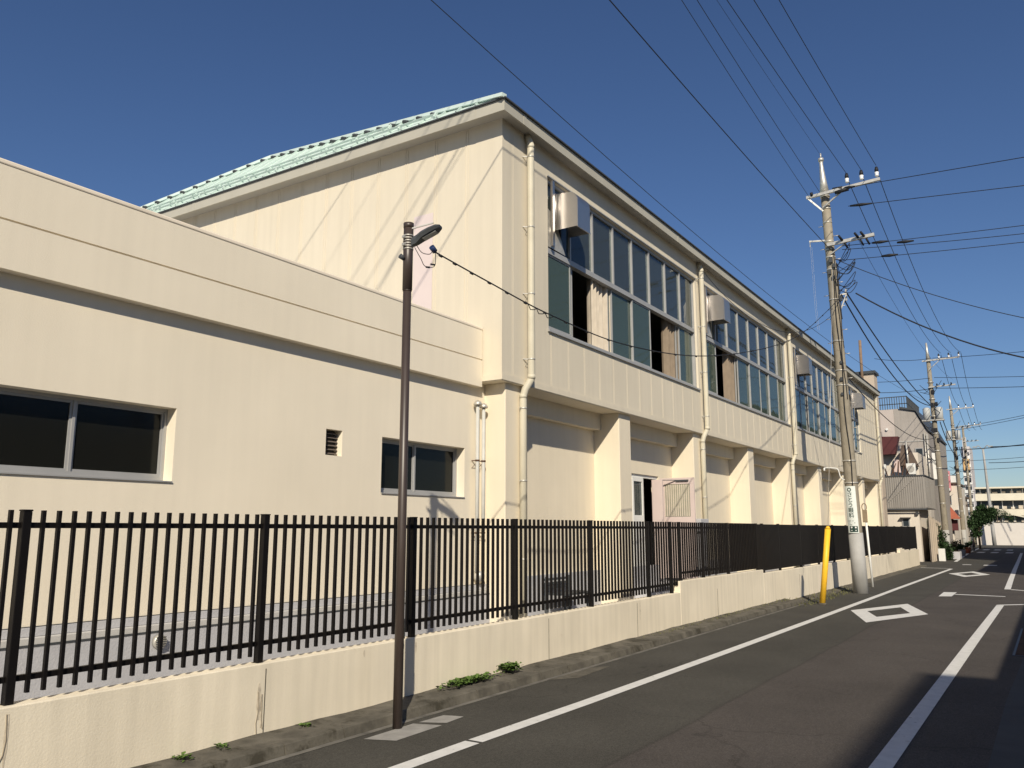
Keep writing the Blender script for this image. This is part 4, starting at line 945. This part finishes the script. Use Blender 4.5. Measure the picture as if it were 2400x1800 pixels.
house_win(wh,73.45,73.49,6.5,7.0,3.5,4.2); house_win(wh,73.45,73.49,6.35,6.8,1.6,2.3)
a=MB(); a.box(73.3,79.6,5.95,9.1,5.101,5.2); a.build('roof',M_brownroof,wh)
t=thing('pink_sign','pink and white upright shop sign above the red roof house','sign',(79.5,7.2,4.7))
a=MB(); a.box(73.2,73.44,6.45,7.0,4.55,6.1); s_=a.build('sign_box',M_pinksign,t,bevel=.03)
a=MB(); a.box(73.18,73.199,6.5,6.95,5.72,5.80); a.box(73.18,73.199,6.6,6.85,5.2,5.28); a.box(73.18,73.199,6.5,6.95,4.56,4.75); a.build('sign_stripe',M_white,s_)
t=thing('rooftop_sign','small white box sign on the roof of the white shop house','sign',(78,6.7,5.2))
a=MB(); a.box(76,76.3,6.30,6.75,5.0,5.9); a.build('sign_box',M_white,t)
for k,(y0,y1,z,x0,l) in enumerate(((6.5,8.5,3.6,81,'pale low house with flat dark roof beyond the white shop house'),(6.7,8.8,4.4,86,'beige two storey house just before the trees at the street end'))):
    t=thing('house',l,'house',(x0,7,0)); a=MB(); a.box(x0,x0+4.5,y0,y1,0,z); a.build('wall',(M_housewhite,M_fabricback)[k],t)
    a=MB(); a.box(x0-.2,x0+4.7,y0-.2,y1+.2,z+.001,z+.15); a.build('roof',M_brownroof,t); house_win(t,x0-.04,x0-.001,y0+.3,y0+.9,z-1.3,z-.5)
tw=thing('apartment_tower','distant pale apartment tower with rows of balconies and an orange band','tower',(300,22,0))
a=MB(); a.box(300,312,20.2,22.6,0,27.6); a.box(299,300,20.9,22.0,24.0,30.5); a.build('wall',M_tower,tw)
for k in range(9):
    a=MB(); z=2+k*2.7; a.box(299.6,299.99,20.25,22.55,z,z+1.0); a.build('balcony',M_white,tw)
    a=MB(); a.box(299.9,299.995,20.5,21.2,z+1.1,z+2.2); a.box(299.9,299.995,21.5,22.3,z+1.1,z+2.2); a.build('window',M_glassdark,tw)
a=MB(); a.box(299.3,299.58,20.6,22.3,20.0,23.6); a.build('orange_band',M_orange,tw)
ww=thing('end_wall','plain white wall closing the end of the street, half in shade','wall',(98,4,0))
a=MB(); a.box(98,98.2,-6,6.35,0,2.2); a.build('wall_panel',mat('end_wall_white',(.66,.62,.57),.8,var=.03),ww)
a=MB(); a.box(97.9,98,6.35,6.7,0,2.4); a.build('post',M_housewhite,ww)
sc=thing('school_building','long cream school block with dark ribbon windows beyond the white end wall','building',(106,0,0))
a=MB(); a.box(105,116,-20,6.9,0,6.0); a.build('wall',M_school,sc)
for z0,z1 in ((5.42,5.90),(3.75,4.62),(2.35,3.0)):
    a=MB(); a.box(104.9,104.995,-20,6.85,z0,z1); w_=a.build('window_band',M_glassdark,sc)
    a=MB(); 
    for k in range(14): y=6.4-k*1.0; a.box(104.85,104.899,y,y+.07,z0,z1)
    a.build('mullion',M_white,w_)
    a=MB(); q=random.Random(int(z0*10))
    for k in range(16): y=6.3-k*.75; a.box(104.86,104.898,y,y+q.uniform(.2,.5),z0,z0+q.uniform(.1,.3)*(z1-z0)*2)
    a.build('blind',M_curtain,w_)
for z in (5.95,4.64,3.02):
    a=MB(); a.box(104.2,104.999,-20,6.9,z,z+(.16 if z>5.5 else .75 if z>4 else .68)); a.build('balcony',M_school,sc)
a=MB(); a.prism([(5.2,2.2),(3.9,2.85),(-6,-.0),(-6,-.7),(3.9,2.2)],0,101.5,103.5)
st=thing('ramp_roof','pale sloping roof line rising behind the white end wall','roof',(102,3,2.2)); a=MB(); a.bar((102,4.6,3.4),(102,0.6,2.35),1.5,.12); a.build('roof_panel',M_school,st); a=MB(); a.box(102,102.1,.7,.8,0,2.3); a.box(102,102.1,4.4,4.5,0,3.3); a.build('post',M_galv,st)
# trees and shrubs
def tree(name,label,base,blobs,leaf,n,m=M_leafd,seed=1,trunk_r=.07):
    q=random.Random(seed); t=thing(name,label,'tree' if 'tree' in name else 'shrub',base)
    a=MB(); b=Vector(base); 
    top=Vector(blobs[0][0])
    a.tube(bez([b,b.lerp(top,.5)+Vector((.05,.06,0)),top],5),[trunk_r*(1-.05*i) for i in range(11)],8)
    for c,r in blobs[1:]:
        s=b.lerp(top,.6); a.tube([s,s.lerp(Vector(c),.5)+Vector((0,0,.1)),Vector(c)],[trunk_r*.5,trunk_r*.35,trunk_r*.15],6)
    a.build('trunk',M_bark,t)
    a=MB()
    tot=sum(r**2 for c,r in blobs)
    for c,r in blobs:
        c=Vector(c)
        for i in range(int(n*r*r/tot)):
            d=Vector((q.gauss(0,1),q.gauss(0,1),q.gauss(0,1))).normalized(); rad=r*(q.random()**.45)*(1+.25*math.sin(3*d.x+5*d.y+4*d.z+c.x))
            p=c+d*rad; e=Vector((q.uniform(-1,1),q.uniform(-1,1),q.uniform(-1,.6))).normalized()*leaf*q.uniform(.6,1.3); s_=e.cross(Vector((q.random(),q.random(),1))).normalized()*leaf*.35
            a.poly([p,p+e*.5-s_,p+e,p+e*.5+s_])
    a.build('crown',m,t); return t
tree('shrub','dark leafy shrub spilling over the street edge left of the second pole',(49.5,5.45,0),[((49.5,5.35,1.2),.55),((49.3,5.15,.7),.5),((49.9,5.0,.5),.45),((49.2,5.5,1.8),.35)],.11,5200,seed=2)
tree('shrub','low dark potted bush at the foot of the second pole on its left',(49.9,4.95,0),[((49.9,4.9,.3),.28),((49.6,4.75,.2),.22)],.08,900,seed=4,trunk_r=.02)
tree('shrub','small brownish shrub right of the second pole',(58,5.25,0),[((58,5.2,.55),.4),((57.6,5.0,.3),.3)],.1,1200,m=mat('brown_leaf',(.11,.09,.045),.8,var=.4,vs=5),seed=5,trunk_r=.03)
tree('tree','bushy dark green tree standing between the third pole and the white wall',(80,5.3,0),[((80,5.15,2.5),.75),((80.2,4.55,2.7),.65),((79.8,5.6,2.1),.6),((80,5.0,3.2),.45),((80,4.2,3.1),.35),((80,5.5,1.3),.45)],.16,7000,seed=6,trunk_r=.1)
tree('tree','thin bare branched tree with a few leaves over the white wall top',(100.5,4.9,0),[((100.5,4.8,3.3),.5),((100.5,4.2,3.1),.5),((100.5,3.6,2.7),.45)],.12,900,seed=9,trunk_r=.06)
# street clutter left by the far poles
for (b,l) in (((62,5.2,0),'dark bicycle leaning beside the second pole base'),((69.5,5.0,0),'bicycle parked near the third pole')):
    t=thing('bicycle',l,'bicycle',b)
    for dx in (-.5,.5):
        a=MB(); a.tube([(b[0]+dx+.31*math.cos(x),b[1],.33+.31*math.sin(x)) for x in [2*math.pi*i/18 for i in range(19)]],.02,6,cap=False); a.build('wheel',M_dark,t)
    a=MB(); x,y=b[0],b[1]
    for p,q_ in (((x-.5,y,.33),(x-.15,y,.75)),((x-.15,y,.75),(x+.35,y,.8)),((x+.35,y,.8),(x+.5,y,.33)),((x-.05,y,.35),(x+.35,y,.75)),((x-.5,y,.33),(x-.05,y,.35)),((x-.05,y,.35),(x-.18,y,.85))): a.tube([p,q_],.018,6)
    a.build('frame',M_maroon,t); a=MB(); a.box(x-.28,x-.08,y-.06,y+.06,.85,.90); a.build('saddle',M_dark,t); a=MB(); a.tube([(x+.33,y-.25,1.0),(x+.33,y,.95),(x+.33,y+.25,1.0)],.014,6); a.tube([(x+.35,y,.8),(x+.33,y,.95)],.016,6); a.build('handlebar',M_galv,t)
o=thing('planter','grey concrete planter block with soil at the foot of the second pole','planter',(51.2,4.6,0)); a=MB(); a.box(50.9,51.9,4.35,4.70,0,.40); a.build('trough',M_plinth,o,bevel=.02); a=MB(); a.box(50.95,51.85,4.40,4.65,.40,.42); a.build('soil',M_dirt,o)

# ================================================================== HOUSES ON THE RIGHT (outside the frame, they throw the road shadows)
def rhouse(label,x0,x1,y1,h,ridge,m,rm,depth=6):
    t=thing('house',label,'house',((x0+x1)/2,y1-depth/2,0)); a=MB(); a.box(x0,x1,y1-depth,y1,0,h); a.build('wall',m,t)
    a=MB(); a.prism([(y1-depth-.25,h+.001),(y1+.22,h+.001),(y1+.22,h+.08),(y1-depth/2,h+ridge),(y1-depth-.25,h+.08)],0,x0-.25,x1+.2); a.build('roof',rm,t)
    n=max(1,int((x1-x0)/3.2))
    for k in range(n):
        xc=x0+(k+.5)*(x1-x0)/n
        for zc in ([1.2] if h<4 else [1.2,3.8]):
            a=MB(); a.box(xc-.7,xc+.7,y1+.001,y1+.05,zc,zc+1.1); w_=a.build('window',M_alu,t); a=MB(); a.box(xc-.65,xc+.65,y1+.051,y1+.055,zc+.05,zc+1.05); a.build('pane',M_glassdark,w_)
    return t
rhouse('tall beige building set back on the right side of the street behind the camera',-22,-3.4,-8.0,11.15,.3,M_fabricback,M_brownroof,depth=9)
rhouse('lower house close along the right side of the street',5.6,17.6,-2.5,3.55,.35,M_housewhite,M_brownroof,depth=5)
rhouse('house on the right beyond the side street',30.5,43,-1.9,5.2,.5,M_housewhite,M_brownroof,depth=7)
rhouse('taller house on the right further along the street',44.5,74,-1.0,8.2,.6,M_greywall,M_brownroof,depth=9)

# small clutter at the street end
for (x,y,l) in ((57.2,4.75,'small grey plant pot on the kerb beyond the second pole'),(64.5,5.0,'terracotta plant pot by the road before the third pole'),(75.2,5.5,'dark plant pot at the wall of the white shop house')):
    t=thing('plant_pot',l,'plant pot',(x,y,0)); MB().tube([(x,y,0),(x,y,.34),(x,y,.38)],[.14,.20,.21],14).build('pot',(M_plinth,M_redtile,M_dark)[int(x)%3],t)
    q=random.Random(int(x)); a=MB()
    for i in range(160):
        d=Vector((q.gauss(0,1),q.gauss(0,1),abs(q.gauss(0,1))+.3)).normalized()*q.uniform(.1,.45); p=Vector((x,y,.36)); e=p+d; s_=d.cross(Vector((q.random(),q.random(),1))).normalized()*.03
        a.poly([p+d*.5,p+d*.75-s_,e,p+d*.75+s_])
    a.build('leaves',M_leafd,t)
t=thing('wall_sign','small blue and white square sign on the corner of the white shop house','sign',(73.3,6.1,3)); MB().box(73.0,73.1,5.65,6.05,2.7,3.4).build('panel',M_white,t); MB().box(72.985,72.999,5.72,5.98,2.95,3.3).build('blue_field',mat('sign_blue',(.08,.12,.38),.5),t)
for _o in bpy.data.objects:
    if 'label' in _o and not (4<=len(_o['label'].split())<=16): print('LONGLABEL',len(_o['label'].split()),_o['label'])
